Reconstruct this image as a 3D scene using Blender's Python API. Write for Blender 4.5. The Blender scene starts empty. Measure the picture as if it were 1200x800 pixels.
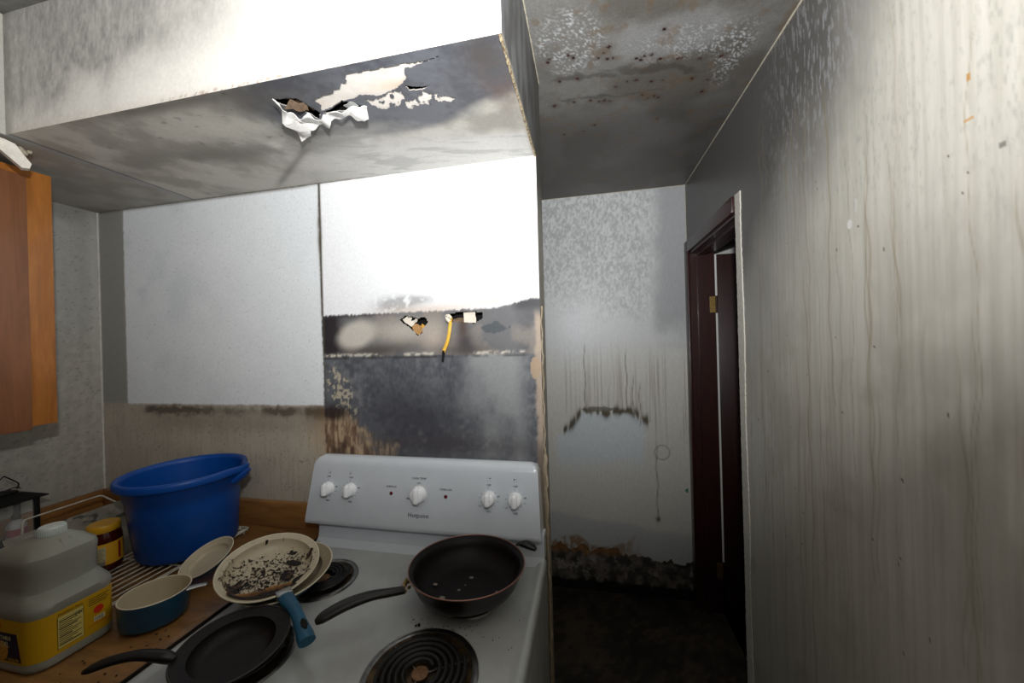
import bpy, bmesh, math, random
import numpy as np
from mathutils import Vector, Matrix, Euler

# ------------------------------------------------------------------ camera, world, lights, exposure
sc = bpy.context.scene
C = sc.collection
cam_d = bpy.data.cameras.new('camera'); cam = bpy.data.objects.new('camera', cam_d); C.objects.link(cam)
cam_d.sensor_width = 36; cam_d.lens = 424.73*36/1200; cam_d.clip_start = .02
_r = Vector((0.97883847, 0.20279944, -0.0273429)); _u = Vector((0.02676459, 0.00559403, 0.99962611)); _f = Vector((-0.20287657, 0.97920432, 0))
M = Matrix.Identity(4)
for i in range(3):
    M[i][0] = _r[i]; M[i][1] = _u[i]; M[i][2] = -_f[i]
M[2][3] = 1.55361
cam.matrix_world = M
sc.camera = cam
w = bpy.data.worlds.new('world'); sc.world = w; w.use_nodes = True
w.node_tree.nodes['Background'].inputs[0].default_value = (.75, .85, 1, 1)
w.node_tree.nodes['Background'].inputs[1].default_value = .02

def area(name, loc, target, size, power, col=(1, 1, 1), spread=180):
    d = bpy.data.lights.new(name, 'AREA'); d.shape = 'DISK'; d.size = size; d.energy = power; d.color = col
    d.spread = math.radians(spread)
    o = bpy.data.objects.new(name, d); C.objects.link(o); o.location = loc
    o.rotation_euler = (Vector(target)-Vector(loc)).to_track_quat('-Z', 'Y').to_euler()
    return o
# the photographer's flash above the camera, tilted up
area('flash_light', (.03, -.03, 1.82), (-.15, .60, 2.60), .07, 24.0, (.97, .985, 1.0))
# added fill lamp standing in for flash bounced off the room behind the camera
area('bounce_fill', (-.25, -.9, 1.72), (-.18, -.50, 2.60), .9, 9.5, (1, .98, .95))
sc.view_settings.view_transform = 'Standard'; sc.view_settings.look = 'None'
sc.view_settings.gamma = 1; sc.view_settings.use_curve_mapping = False
sc.view_settings.exposure = 0.38

# ------------------------------------------------------------------ helpers
PI = math.pi
rnd = random.Random(7)
def lin(c):
    c = np.asarray(c, float)/255.
    return np.where(c <= .04045, c/12.92, ((c+.055)/1.055)**2.4)
def L4(c): return tuple(lin(c))+(1,)
_tabs = {}
def vn(x, y, s=0):
    if s not in _tabs: _tabs[s] = np.random.RandomState(s+11).rand(256, 256)
    T = _tabs[s]; ix = np.floor(x).astype(int); iy = np.floor(y).astype(int); fx = x-ix; fy = y-iy
    fx = fx*fx*(3-2*fx); fy = fy*fy*(3-2*fy)
    a = T[ix % 256, iy % 256]; b = T[(ix+1) % 256, iy % 256]; c = T[ix % 256, (iy+1) % 256]; d = T[(ix+1) % 256, (iy+1) % 256]
    return (a*(1-fx)+b*fx)*(1-fy)+(c*(1-fx)+d*fx)*fy
def fbm(x, y, s=0, o=5):
    v = 0; a = .5; t = 0
    for k in range(o):
        v = v+a*vn(x*2**k+17.3*k, y*2**k+5.1*k, s+k); t += a; a *= .5
    return v/t
def ss(a, b, x):
    t = np.clip((x-a)/(b-a), 0, 1); return t*t*(3-2*t)
def mix(a, b, t):
    a = np.asarray(a, float); b = np.asarray(b, float); t = np.asarray(t)[..., None]
    return a*(1-t)+b*t
def rgb(c, like): return np.broadcast_to(lin(c), like.shape+(3,))
def gau(u, v, cu, cv, su, sv, rot=0):
    du = u-cu; dv = v-cv; c, s = math.cos(rot), math.sin(rot)
    a = (du*c+dv*s)/su; b = (-du*s+dv*c)/sv
    return np.exp(-(a*a+b*b)/2)
def inpoly(u, v, poly):
    r = np.zeros(u.shape, bool); n = len(poly); j = n-1
    for i in range(n):
        xi, yi = poly[i]; xj, yj = poly[j]
        cnd = ((yi > v) != (yj > v)) & (u < (xj-xi)*(v-yi)/((yj-yi) or 1e-12)+xi)
        r ^= cnd; j = i
    return r

def mat(name, col, rough=.5, metal=0., grain=0., gscale=60., gstretch=(1, 1, 1), bump=0., bscale=200., spec=.5, coat=0., trans=0., attr=False, ior=1.45, sss=0., alpha=1., detail=5., col2=None):
    m = bpy.data.materials.new(name); m.use_nodes = True; nt = m.node_tree; N = nt.nodes; Lk = nt.links
    b = N['Principled BSDF']
    b.inputs['Roughness'].default_value = rough; b.inputs['Metallic'].default_value = metal
    b.inputs['Specular IOR Level'].default_value = spec; b.inputs['Coat Weight'].default_value = coat
    b.inputs['Transmission Weight'].default_value = trans; b.inputs['IOR'].default_value = ior
    b.inputs['Alpha'].default_value = alpha
    if sss: b.inputs['Subsurface Weight'].default_value = sss; b.inputs['Subsurface Radius'].default_value = (.03, .03, .03)
    tc = N.new('ShaderNodeTexCoord'); mp = N.new('ShaderNodeMapping'); Lk.new(tc.outputs['Object'], mp.inputs['Vector'])
    mp.inputs['Scale'].default_value = gstretch
    if attr:
        a = N.new('ShaderNodeAttribute'); a.attribute_name = 'Col'; base = a.outputs['Color']
    else:
        a = N.new('ShaderNodeRGB'); a.outputs[0].default_value = L4(col); base = a.outputs[0]
    if grain > 0 or col2 is not None:
        n = N.new('ShaderNodeTexNoise'); n.inputs['Scale'].default_value = gscale; n.inputs['Detail'].default_value = detail; n.inputs['Roughness'].default_value = .65
        Lk.new(mp.outputs[0], n.inputs['Vector'])
        if col2 is not None:
            mx = N.new('ShaderNodeMix'); mx.data_type = 'RGBA'; Lk.new(base, mx.inputs[6]); mx.inputs[7].default_value = L4(col2)
            mr = N.new('ShaderNodeMapRange'); Lk.new(n.outputs[0], mr.inputs[0]); mr.inputs[1].default_value = .42; mr.inputs[2].default_value = .6
            Lk.new(mr.outputs[0], mx.inputs[0]); Lk.new(mx.outputs[2], b.inputs['Base Color'])
        else:
            mr = N.new('ShaderNodeMapRange'); Lk.new(n.outputs[0], mr.inputs[0]); mr.inputs[1].default_value = .3; mr.inputs[2].default_value = .7
            mr.inputs[3].default_value = 1-grain; mr.inputs[4].default_value = 1+grain
            vm = N.new('ShaderNodeVectorMath'); vm.operation = 'SCALE'; Lk.new(base, vm.inputs[0]); Lk.new(mr.outputs[0], vm.inputs['Scale'])
            Lk.new(vm.outputs[0], b.inputs['Base Color'])
    else:
        Lk.new(base, b.inputs['Base Color'])
    if bump > 0:
        n2 = N.new('ShaderNodeTexNoise'); n2.inputs['Scale'].default_value = bscale; n2.inputs['Detail'].default_value = 4
        Lk.new(mp.outputs[0], n2.inputs['Vector'])
        bp = N.new('ShaderNodeBump'); bp.inputs['Strength'].default_value = bump; bp.inputs['Distance'].default_value = .002
        Lk.new(n2.outputs[0], bp.inputs['Height']); Lk.new(bp.outputs[0], b.inputs['Normal'])
    return m

def wood(name, c1, c2, scale=8., stretch=(1, 1, 1), rough=.4, coat=.2):
    m = bpy.data.materials.new(name); m.use_nodes = True; nt = m.node_tree; N = nt.nodes; Lk = nt.links; b = N['Principled BSDF']
    b.inputs['Roughness'].default_value = rough; b.inputs['Coat Weight'].default_value = coat
    tc = N.new('ShaderNodeTexCoord'); mp = N.new('ShaderNodeMapping'); Lk.new(tc.outputs['Object'], mp.inputs['Vector']); mp.inputs['Scale'].default_value = stretch
    n = N.new('ShaderNodeTexNoise'); n.inputs['Scale'].default_value = scale; n.inputs['Detail'].default_value = 8; n.inputs['Roughness'].default_value = .7; n.inputs['Distortion'].default_value = .6
    Lk.new(mp.outputs[0], n.inputs['Vector'])
    cr = N.new('ShaderNodeValToRGB'); cr.color_ramp.elements[0].position = .32; cr.color_ramp.elements[0].color = L4(c2); cr.color_ramp.elements[1].position = .66; cr.color_ramp.elements[1].color = L4(c1)
    Lk.new(n.outputs[0], cr.inputs[0]); Lk.new(cr.outputs[0], b.inputs['Base Color'])
    bp = N.new('ShaderNodeBump'); bp.inputs['Strength'].default_value = .15; bp.inputs['Distance'].default_value = .001
    Lk.new(n.outputs[0], bp.inputs['Height']); Lk.new(bp.outputs[0], b.inputs['Normal'])
    return m

def link(name, me, m, parent=None, smooth=False, auto=None):
    o = bpy.data.objects.new(name, me); C.objects.link(o)
    if m: me.materials.append(m)
    if parent: o.parent = parent
    if smooth: me.polygons.foreach_set('use_smooth', [True]*len(me.polygons))
    if auto is not None:
        me.polygons.foreach_set('use_smooth', [True]*len(me.polygons)); me.set_sharp_from_angle(angle=math.radians(auto))
    return o
def pd(name, v, f, m, parent=None, **k):
    me = bpy.data.meshes.new(name); me.from_pydata([tuple(p) for p in v], [], f); me.update()
    return link(name, me, m, parent, **k)
def bmo(name, bm, m, parent=None, **k):
    me = bpy.data.meshes.new(name); bm.normal_update(); bm.to_mesh(me); bm.free()
    return link(name, me, m, parent, **k)
def thing(name, label, cat, loc=(0, 0, 0), rot=(0, 0, 0), group=None):
    o = bpy.data.objects.new(name, None); C.objects.link(o); o.location = loc; o.rotation_euler = rot
    o.empty_display_size = .05; o['label'] = label; o['category'] = cat
    if group: o['group'] = group
    return o
def tag(o, label, cat, group=None):
    o['label'] = label; o['category'] = cat
    if group: o['group'] = group
    return o
def struct(o, label=None):
    o['kind'] = 'structure'
    if label: o['label'] = label
    return o
def abox(bm, x0, x1, y0, y1, z0, z1, bev=0, seg=2):
    r = bmesh.ops.create_cube(bm, size=1); vs = r['verts']
    bmesh.ops.scale(bm, vec=(x1-x0, y1-y0, z1-z0), verts=vs)
    bmesh.ops.translate(bm, vec=((x0+x1)/2, (y0+y1)/2, (z0+z1)/2), verts=vs)
    if bev:
        es = {e for v in vs for e in v.link_edges}
        bmesh.ops.bevel(bm, geom=list(es), offset=bev, segments=seg, affect='EDGES', profile=.5)
    return bm
def box(name, x0, x1, y0, y1, z0, z1, m, parent=None, bev=0, seg=2):
    bm = bmesh.new(); abox(bm, x0, x1, y0, y1, z0, z1, bev, seg)
    return bmo(name, bm, m, parent, **({'auto': 40} if bev else {}))
def lathe_vf(prof, n=64, c=(0, 0, 0), close=False, mod=None):
    v = []; f = []
    for i, (r, z) in enumerate(prof):
        for k in range(n):
            a = 2*PI*k/n; rr = r
            x, y, zz = rr*math.cos(a), rr*math.sin(a), z
            if mod: x, y, zz = mod(x, y, zz, a)
            v.append((c[0]+x, c[1]+y, c[2]+zz))
    m = len(prof)
    for i in range(m if close else m-1):
        j = (i+1) % m
        for k in range(n):
            k2 = (k+1) % n
            f.append((i*n+k, i*n+k2, j*n+k2, j*n+k))
    return v, f
def lathe(name, prof, m, parent=None, n=64, c=(0, 0, 0), close=False, mod=None, auto=50, caps=(False, False)):
    v, f = lathe_vf(prof, n, c, close, mod)
    if caps[0]: f.append(tuple(range(n))[::-1])
    if caps[1]: f.append(tuple((len(prof)-1)*n+k for k in range(n)))
    o = pd(name, v, f, m, parent, auto=auto)
    fixn(o); return o
def fixn(o):
    bm = bmesh.new(); bm.from_mesh(o.data); bmesh.ops.recalc_face_normals(bm, faces=bm.faces); bm.to_mesh(o.data); bm.free()
def sweep_vf(path, rw, rh=None, n=12, up=(0, 0, 1), closed=False, off=0):
    P = [Vector(p) for p in path]; m = len(P); v = []; f = []
    if not hasattr(rw, '__len__'): rw = [rw]*m
    if rh is None: rh = rw
    if not hasattr(rh, '__len__'): rh = [rh]*m
    for i in range(m):
        if closed: t = P[(i+1) % m]-P[i-1]
        else: t = P[min(i+1, m-1)]-P[max(i-1, 0)]
        t.normalize(); U = Vector(up)
        s = t.cross(U)
        if s.length < 1e-3: s = t.cross(Vector((1, 0, 0)))
        s.normalize(); q = s.cross(t)
        for k in range(n):
            a = 2*PI*k/n; p = P[i]+s*(math.cos(a)*rw[i])+q*(math.sin(a)*rh[i]); v.append(tuple(p))
    for i in range(m if closed else m-1):
        j = (i+1) % m
        for k in range(n):
            k2 = (k+1) % n; f.append((off+i*n+k, off+i*n+k2, off+j*n+k2, off+j*n+k))
    if not closed:
        f.append(tuple(off+k for k in range(n))[::-1]); f.append(tuple(off+(m-1)*n+k for k in range(n)))
    return v, f
def sweep(name, path, rw, m, parent=None, rh=None, n=12, up=(0, 0, 1), closed=False):
    v, f = sweep_vf(path, rw, rh, n, up, closed); o = pd(name, v, f, m, parent, auto=50); fixn(o); return o
def multi(name, sweeps, m, parent=None):
    V = []; F = []
    for s in sweeps:
        v, f = sweep_vf(*s[0], **s[1], off=len(V)); V += v; F += f
    o = pd(name, V, F, m, parent, auto=50); fixn(o); return o
def smoothpath(pts, k=6):
    pts = [Vector(p) for p in pts]; out = []
    for i in range(len(pts)-1):
        p0 = pts[max(i-1, 0)]; p1 = pts[i]; p2 = pts[i+1]; p3 = pts[min(i+2, len(pts)-1)]
        for j in range(k):
            t = j/k
            out.append(.5*((2*p1)+(-p0+p2)*t+(2*p0-5*p1+4*p2-p3)*t*t+(-p0+3*p1-3*p2+p3)*t**3))
    out.append(pts[-1]); return out
def interp(vals, n):
    return list(np.interp(np.linspace(0, 1, n), np.linspace(0, 1, len(vals)), vals))
def fix_text(name, s, size, m, parent, mw, ext=.0003, align='CENTER'):
    cu = bpy.data.curves.new(name, 'FONT'); cu.body = s; cu.size = size; cu.extrude = ext; cu.align_x = align; cu.align_y = 'CENTER'; cu.resolution_u = 2
    t = bpy.data.objects.new(name+'_tmp', cu); C.objects.link(t)
    dg = bpy.context.evaluated_depsgraph_get(); me = bpy.data.meshes.new_from_object(t.evaluated_get(dg))
    bpy.data.objects.remove(t); me.transform(mw); me.materials.clear()
    return link(name, me, m, parent)
def basis(o, x, y):
    x = Vector(x).normalized(); y = Vector(y).normalized(); z = x.cross(y)
    Mx = Matrix.Identity(4)
    for i in range(3): Mx[i][0] = x[i]; Mx[i][1] = y[i]; Mx[i][2] = z[i]; Mx[i][3] = o[i]
    return Mx
def panel(name, O, U, V, lu, lv, step, colfn, m, parent=None, hole=None, disp=None, smooth=True):
    """a surface gridded finely so that its stains can be held as albedo per vertex; hole(u,v) -> True leaves a real gap"""
    nu = max(2, int(round((lu[1]-lu[0])/step))+1); nv = max(2, int(round((lv[1]-lv[0])/step))+1)
    u = np.linspace(lu[0], lu[1], nu); v = np.linspace(lv[0], lv[1], nv)
    if len(lu) > 2: u = np.asarray(lu)
    if len(lv) > 2: v = np.asarray(lv)
    nu, nv = len(u), len(v); uu, vv = np.meshgrid(u, v, indexing='ij')
    O = np.array(O, float); U = np.array(U, float); V = np.array(V, float); Nn = np.cross(U, V)
    P = O+uu[..., None]*U+vv[..., None]*V
    if disp is not None: P = P+disp(uu, vv)[..., None]*Nn
    col = np.ones((nu, nv, 4)); col[..., :3] = np.clip(colfn(uu, vv), 0.003, .95)
    idx = np.arange(nu*nv).reshape(nu, nv)
    q = np.stack([idx[:-1, :-1], idx[1:, :-1], idx[1:, 1:], idx[:-1, 1:]], -1)
    if hole is not None:
        cu = (uu[:-1, :-1]+uu[1:, 1:])/2; cv = (vv[:-1, :-1]+vv[1:, 1:])/2
        q = q[~hole(cu, cv)]
    q = q.reshape(-1, 4)
    me = bpy.data.meshes.new(name); me.vertices.add(nu*nv); me.vertices.foreach_set('co', P.reshape(-1).astype(np.float32))
    me.loops.add(q.size); me.loops.foreach_set('vertex_index', q.reshape(-1).astype(np.int32))
    me.polygons.add(len(q)); me.polygons.foreach_set('loop_start', np.arange(0, q.size, 4, dtype=np.int32)); me.polygons.foreach_set('loop_total', np.full(len(q), 4, np.int32))
    me.update(calc_edges=True)
    if smooth: me.polygons.foreach_set('use_smooth', np.ones(len(q), bool))
    a = me.attributes.new('Col', 'FLOAT_COLOR', 'POINT'); a.data.foreach_set('color', col.reshape(-1).astype(np.float32))
    o = bpy.data.objects.new(name, me); C.objects.link(o); me.materials.append(m)
    if parent: o.parent = parent
    return o

# ------------------------------------------------------------------ dimensions
XL, XS, XR = -1.9506, -.140, .583           # left wall, end of stove wall, right wall
YD, YB, Y2 = 1.1133, 1.245, 2.277            # stove wall face, its back, hall wall
ZS, ZC = 2.1256, 2.438                       # soffit underside, ceiling
YF, XLS = .6573, -1.4622                     # soffit faces
YN = -2.2                                    # wall behind the camera
PY0, PY1, PZ = 1.567, 2.215, 2.04            # doorway in the right wall

M_paint = mat('sooty_paint', None, rough=.55, grain=.07, gscale=130, bump=.07, bscale=200, attr=True)
M_drip = mat('drip_stained_gloss_paint', None, rough=.36, grain=.06, gscale=70, gstretch=(1, 1, .12), bump=.07, bscale=90, attr=True)
M_hallp = mat('hall_gloss_paint', None, rough=.4, grain=.07, gscale=90, gstretch=(1, 1, .35), bump=.12, bscale=110, attr=True)
M_ceil = mat('sooty_ceiling', None, rough=.42, grain=.14, gscale=150, bump=.3, bscale=150, attr=True)
M_gyp = mat('bare_gypsum', (246, 240, 232), rough=.8, grain=.05, gscale=40, bump=.3, bscale=90)
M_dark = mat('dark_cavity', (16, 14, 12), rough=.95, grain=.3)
M_plain = mat('plain_wall_paint', (150, 146, 138), rough=.55, grain=.1, gscale=20)

# ------------------------------------------------------------------ stove wall
def col_stove(x, z):
    n1 = fbm(x*14, z*14, 1); n2 = fbm(x*60, z*60, 7, 4); n3 = fbm(x*5, z*5, 13); nv = fbm(x*160, z*14, 21, 3)
    c = rgb((180, 171, 156), x)*(1+.25*(n1-.5))[..., None]
    c = mix(c, lin((120, 112, 98)), .25*ss(.5, .8, nv))
    # left strip beside the ghost of the missing cabinet
    c = mix(c, lin((150, 150, 144)), ss(1.34, 1.36, z)*ss(-1.80, -1.83, x))
    # smudge line under the missing cabinet
    e = z+(n2-.5)*.03
    sm = np.exp(-((e-1.322)/.016)**2)*ss(.25, .6, fbm(x*9, z*0, 31))
    c = mix(c, lin((74, 64, 54)), np.clip(sm*1.15, 0, .9)*ss(-1.80, -1.7, x))
    c = mix(c, lin((132, 122, 106)), .5*np.exp(-((e-1.28)/.04)**2)*ss(-1.80, -1.6, x))
    # ghost of left cabinet
    g1 = ss(-1.818, -1.812, x+(n2-.5)*.006)*ss(1.343, 1.35, z+(n2-.5)*.006)
    gc = mix(lin((228, 232, 234)), lin((206, 212, 216)), .7*ss(.5, .75, n3)*ss(-1.1, -1.7, x))*(1+.05*(n1-.5))[..., None]
    dots = (fbm(x*190, z*190, 77, 2) > .86)
    gc = np.where(dots[..., None], gc*.75, gc)
    c = mix(c, gc, g1)
    # burnt zone right of it
    xb = x+(n2-.5)*.004
    br = ss(-.914, -.909, xb)
    s = mix(lin((74, 76, 82)), lin((106, 109, 114)), ss(.3, .7, n1*.35+n2*.35+fbm(x*220, z*70, 19, 4)*.3))
    s = mix(s, lin((148, 150, 150)), .8*ss(-.50, -.34, x+(n1-.5)*.12)*ss(-.16, -.24, x)*ss(.3, .6, fbm(x*7, z*4, 3))) 
    s = mix(s, lin((50, 50, 58)), .8*gau(x, z, -.56, 1.30, .17, .09, -.25))
    s = mix(s, lin((66, 58, 62)), .7*gau(x, z, -.47, 1.225, .22, .02)*ss(.3, .6, n2+.1))
    sp = ss(.60, .66, fbm(x*130, z*90, 41, 4)+.14*gau(x, z, -.845+.3*(1.40-z), 1.39, .022, .07))*ss(.35, .7, gau(x, z, -.845+.3*(1.40-z), 1.38, .04, .09))
    s = mix(s, lin((186, 176, 154)), np.clip(sp*1.2, 0, .85))
    s = mix(s, lin((140, 140, 140)), .3*ss(.55, .75, fbm(x*9+z*5, z*7-x*3, 51)*.6+n2*.4))
    # scorched brown fringe lower left, running out over the pale wall
    d = (x+.79)*1.0+(z-1.30)*.9+(n1-.5)*.16
    fr = ss(.06, -.05, d+(n2-.5)*.10)*ss(1.36, 1.30, z+(n1-.5)*.05)
    tan = mix(lin((178, 156, 126)), lin((112, 88, 70)), ss(.42, .62, fbm(x*170, z*26, 61, 4)*.7+n1*.3))
    s = mix(s, tan, fr)
    s = mix(s, lin((66, 46, 40)), .75*ss(.35, .6, fbm(x*30, z*8, 66, 3))*ss(1.225, 1.20, z+(n2-.5)*.05)*ss(-.92, -.88, x)*ss(-.70, -.75, x))
    s = mix(s, lin((40, 32, 32)), .9*np.clip(gau(x, z, -.875, 1.322, .045, .018)*1.4, 0, 1)*ss(.25, .5, n1+.1))
    far = ss(-.905, -1.02, x+(n1-.5)*.08)
    c = np.where((br > .5)[..., None], mix(c, s, br), c)
    # the stain spills left below the cabinet line
    spill = ss(-1.02, -.90, x+(n1-.5)*.12)*(1-br)*ss(1.352, 1.342, z)
    c = mix(c, lin((60, 52, 48)), np.clip(1.2*spill*gau(x, z, -.9, 1.318, .1, .022), 0, .95))
    c = mix(c, lin((178, 148, 108)), .55*spill*gau(x, z, -.9, 1.25, .07, .06))
    # hood band
    hb = br*ss(1.513, 1.519, z+(n2-.5)*.01)
    h = mix(lin((128, 122, 116)), lin((104, 104, 106)), ss(.4, .6, n1))
    h = mix(h, lin((42, 38, 42)), np.clip(1.3*ss(-.80, -.88, x+(n1-.5)*.05), 0, 1))
    h = mix(h, lin((58, 52, 54)), .9*ss(1.645, 1.665, z+(z*0)+(n1-.5)*.02)*ss(-.6, -.68, x))
    h = mix(h, lin((60, 54, 52)), .9*gau(x, z, -.68, 1.54, .10, .018, .12))
    h = mix(h, lin((196, 190, 180)), ss(.25, .72, gau(x+(n1-.5)*.02, z, -.775, 1.592, .062, .036, .25))*.95)
    h = mix(h, lin((178, 172, 162)), np.clip(.95*gau(x, z, -.60, 1.60, .09, .03), 0, 1))
    h = mix(h, lin((182, 168, 156)), .8*gau(x, z, -.495, 1.575, .03, .03))
    h = mix(h, lin((46, 46, 56)), .85*gau(x, z, -.385, 1.555, .022, .028))
    h = mix(h, lin((72, 48, 36)), .8*gau(x, z, -.392, 1.61, .012, .03))
    h = mix(h, lin((64, 56, 54)), .7*gau(x, z, -.385, 1.53, .06, .014))
    h = mix(h, lin((74, 80, 84)), .95*(gau(x+(n1-.5)*.02, z+(n2-.5)*.02, -.285, 1.598, .035, .012) > .45+.5*(n2-.5)))
    h = mix(h, lin((76, 76, 80)), .7*ss(-.22, -.17, x+(n1-.5)*.05)*ss(.3, .5, n1))
    h = mix(h, lin((54, 54, 58)), .9*ss(1.64, 1.67, z)*ss(-.24, -.2, x))
    c = mix(c, h, hb)
    ln = np.exp(-((z-1.521+(n2-.5)*.006)/.005)**2)*br
    c = mix(c, lin((196, 190, 178)), np.clip(ln*1.3*ss(.46, .56, fbm(x*13, z*0+3, 5)*.7+n2*.3)*ss(.3, .5, fbm(x*120, z*150, 6, 3)), 0, 1))
    c = mix(c, lin((44, 40, 40)), .8*np.exp(-((z-1.511)/.004)**2)*br*ss(.35, .5, n1))
    # ghost of hood cabinet; ragged dripping lower edge
    zt = 1.661+.012*(nv-.5)+.018*ss(-.25, -.16, x)*1+.015*ss(-.30, -.24, x)*(n1-.2)
    g2 = ss(-.907, -.901, x)*ss(zt-.003, zt+.003, z)
    hc = rgb((240, 241, 243), x)*(1+.03*(n1-.5))[..., None]
    hc = mix(hc, lin((150, 150, 150)), np.clip(.95*gau(x, z, -.63, 1.685, .05, .018)+.8*gau(x, z, -.56, 1.70, .05, .01), 0, .75)*ss(.2, .45, n2))
    hc = mix(hc, lin((210, 190, 172)), .7*gau(x, z, -.50, 1.665, .12, .012)+.0*x)
    hc = mix(hc, lin((206, 190, 176)), .6*gau(x, z, -.27, 1.685, .10, .012))
    hc = mix(hc, lin((196, 194, 190)), .7*ss(-.155, -.145, x)*ss(.3, .6, fbm(x*20, z*8, 9)))
    c = mix(c, hc, g2)
    # dark caulk line between the two ghosts
    wl = .0035+.005*gau(x, z, -.91, 1.95, .1, .06)
    seam = np.exp(-((x+.911+.004*(z-1.7)*0)/wl)**2)*ss(1.655, 1.665, z)
    c = mix(c, lin((86, 78, 62)), np.clip(seam*(.6+.6*n2), 0, .95))
    c = mix(c, lin((80, 76, 66)), .7*np.exp(-((x+.906)/.004)**2)*ss(1.35, 1.36, z)*ss(1.66, 1.65, z))
    # ragged torn right edge
    ed = ss(-.162, -.152, x+(n2-.5)*.012)*ss(1.66, 1.62, z)
    c = mix(c, lin((176, 158, 140)), ed*.85)
    c = mix(c, lin((172, 148, 122)), .9*(gau(x, z, -.158, 1.47, .014, .03) > .5+.3*(n2-.5)))
    c = mix(c, lin((60, 48, 40)), .6*ed*ss(1.27, 1.2, z))
    # soot at soffit joint
    c = mix(c, lin((110, 104, 94)), .55*ss(ZS-.012, ZS-.001, z)*ss(-.9, -1.0, x)+.25*ss(ZS-.006, ZS, z))
    # corner
    c = mix(c, lin((196, 194, 186)), .5*ss(XL+.012, XL+.003, x))
    sc_ = (fbm(x*240, z*240, 87, 2) > .80)*ss(1.34, 1.30, z)*(x < -.9)
    c = np.where(sc_[..., None], c*.6, c)
    return c
W1 = [(-0.6108, 1.6381), (-0.5918, 1.6502), (-0.546, 1.6398), (-0.5231, 1.6411), (-0.51, 1.6257), (-0.5194, 1.6156), (-0.5317, 1.6076), (-0.5337, 1.5907), (-0.5477, 1.5827), (-0.5701, 1.6024), (-0.5814, 1.6142), (-0.6019, 1.6249)]
W2 = [(-0.4556, 1.6459), (-0.4319, 1.6519), (-0.3919, 1.6524), (-0.3507, 1.6547), (-0.3254, 1.646), (-0.3238, 1.6331), (-0.3476, 1.6155), (-0.3906, 1.6193), (-0.4327, 1.6228), (-0.4382, 1.6355)]
def wob(poly, s, amp=.003):
    def f(u, v):
        return inpoly(u+(fbm(u*80, v*80, s, 3)-.5)*amp*2, v+(fbm(u*80, v*80, s+9, 3)-.5)*amp*2, poly)
    return f
w1, w2 = wob(W1, 3), wob(W2, 5)
wall = panel('wall_stove', (0, YD, 0), (1, 0, 0), (0, 0, 1), (XL, XS), (.85, ZS), .004, col_stove, M_paint, hole=lambda u, v: w1(u, v) | w2(u, v))
struct(wall, 'soot-burnt wall above the stove with two pale outlines of missing cabinets')
# core of the partition: lower part, its end face, back
v = [(XS, YD, 0), (XS, YB, 0), (XS, YB, ZC), (XS, YD, ZC), (XL, YD, 0), (XL, YB, 0), (XL, YB, ZC), (XL, YD+.03, ZC)]
def col_end(y, z):
    n1 = fbm(y*60, z*20, 3); n2 = fbm(y*200, z*60, 8, 3)
    c = rgb((150, 146, 136), y)*(1+.3*(n1-.5))[..., None]
    c = mix(c, lin((140, 112, 82)), ss(1.3, 1.0, z+(n1-.5)*.5)*ss(.35, .6, n2)*.9)
    c = mix(c, lin((70, 68, 64)), .85*ss(1.9, 2.1, z))
    return c
pe = panel('trim_2', (XS, 0, 0), (0, 1, 0), (0, 0, 1), (YD, YB), (0, ZC), .008, col_end, M_paint); struct(pe, 'narrow stained end face of the stove wall')
# torn corner bead down the wall end
def bead():
    P = []; rw = []
    for k in range(150):
        z = .02+k*(1.64)/149
        P.append((XS+.004+.0015*math.sin(k*.9)+.002*(rnd.random()-.5), YD+.002+.003*(rnd.random()-.5), z)); rw.append((.0035+.003*rnd.random())*(1.3 if z < 1.2 else .55))
    o = sweep('trim_1', P, rw, mat('split_corner_bead', (140, 124, 100), rough=.8, grain=.45, gscale=60, gstretch=(1, 1, .15), bump=.6, col2=(172, 158, 136)), n=6, up=(1, 0, 0))
    struct(o, 'ragged wooden corner strip down the edge of the stove wall')
bead()
pd('wall_partition', [(XS, YB, 0), (XL, YB, 0), (XL, YB, ZC), (XS, YB, ZC), (XL, YD, 0), (XS, YD, 0), (XS, YD, .85), (XL, YD, .85)], [(0, 1, 2, 3), (4, 5, 6, 7)], M_plain)['kind'] = 'structure'
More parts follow.
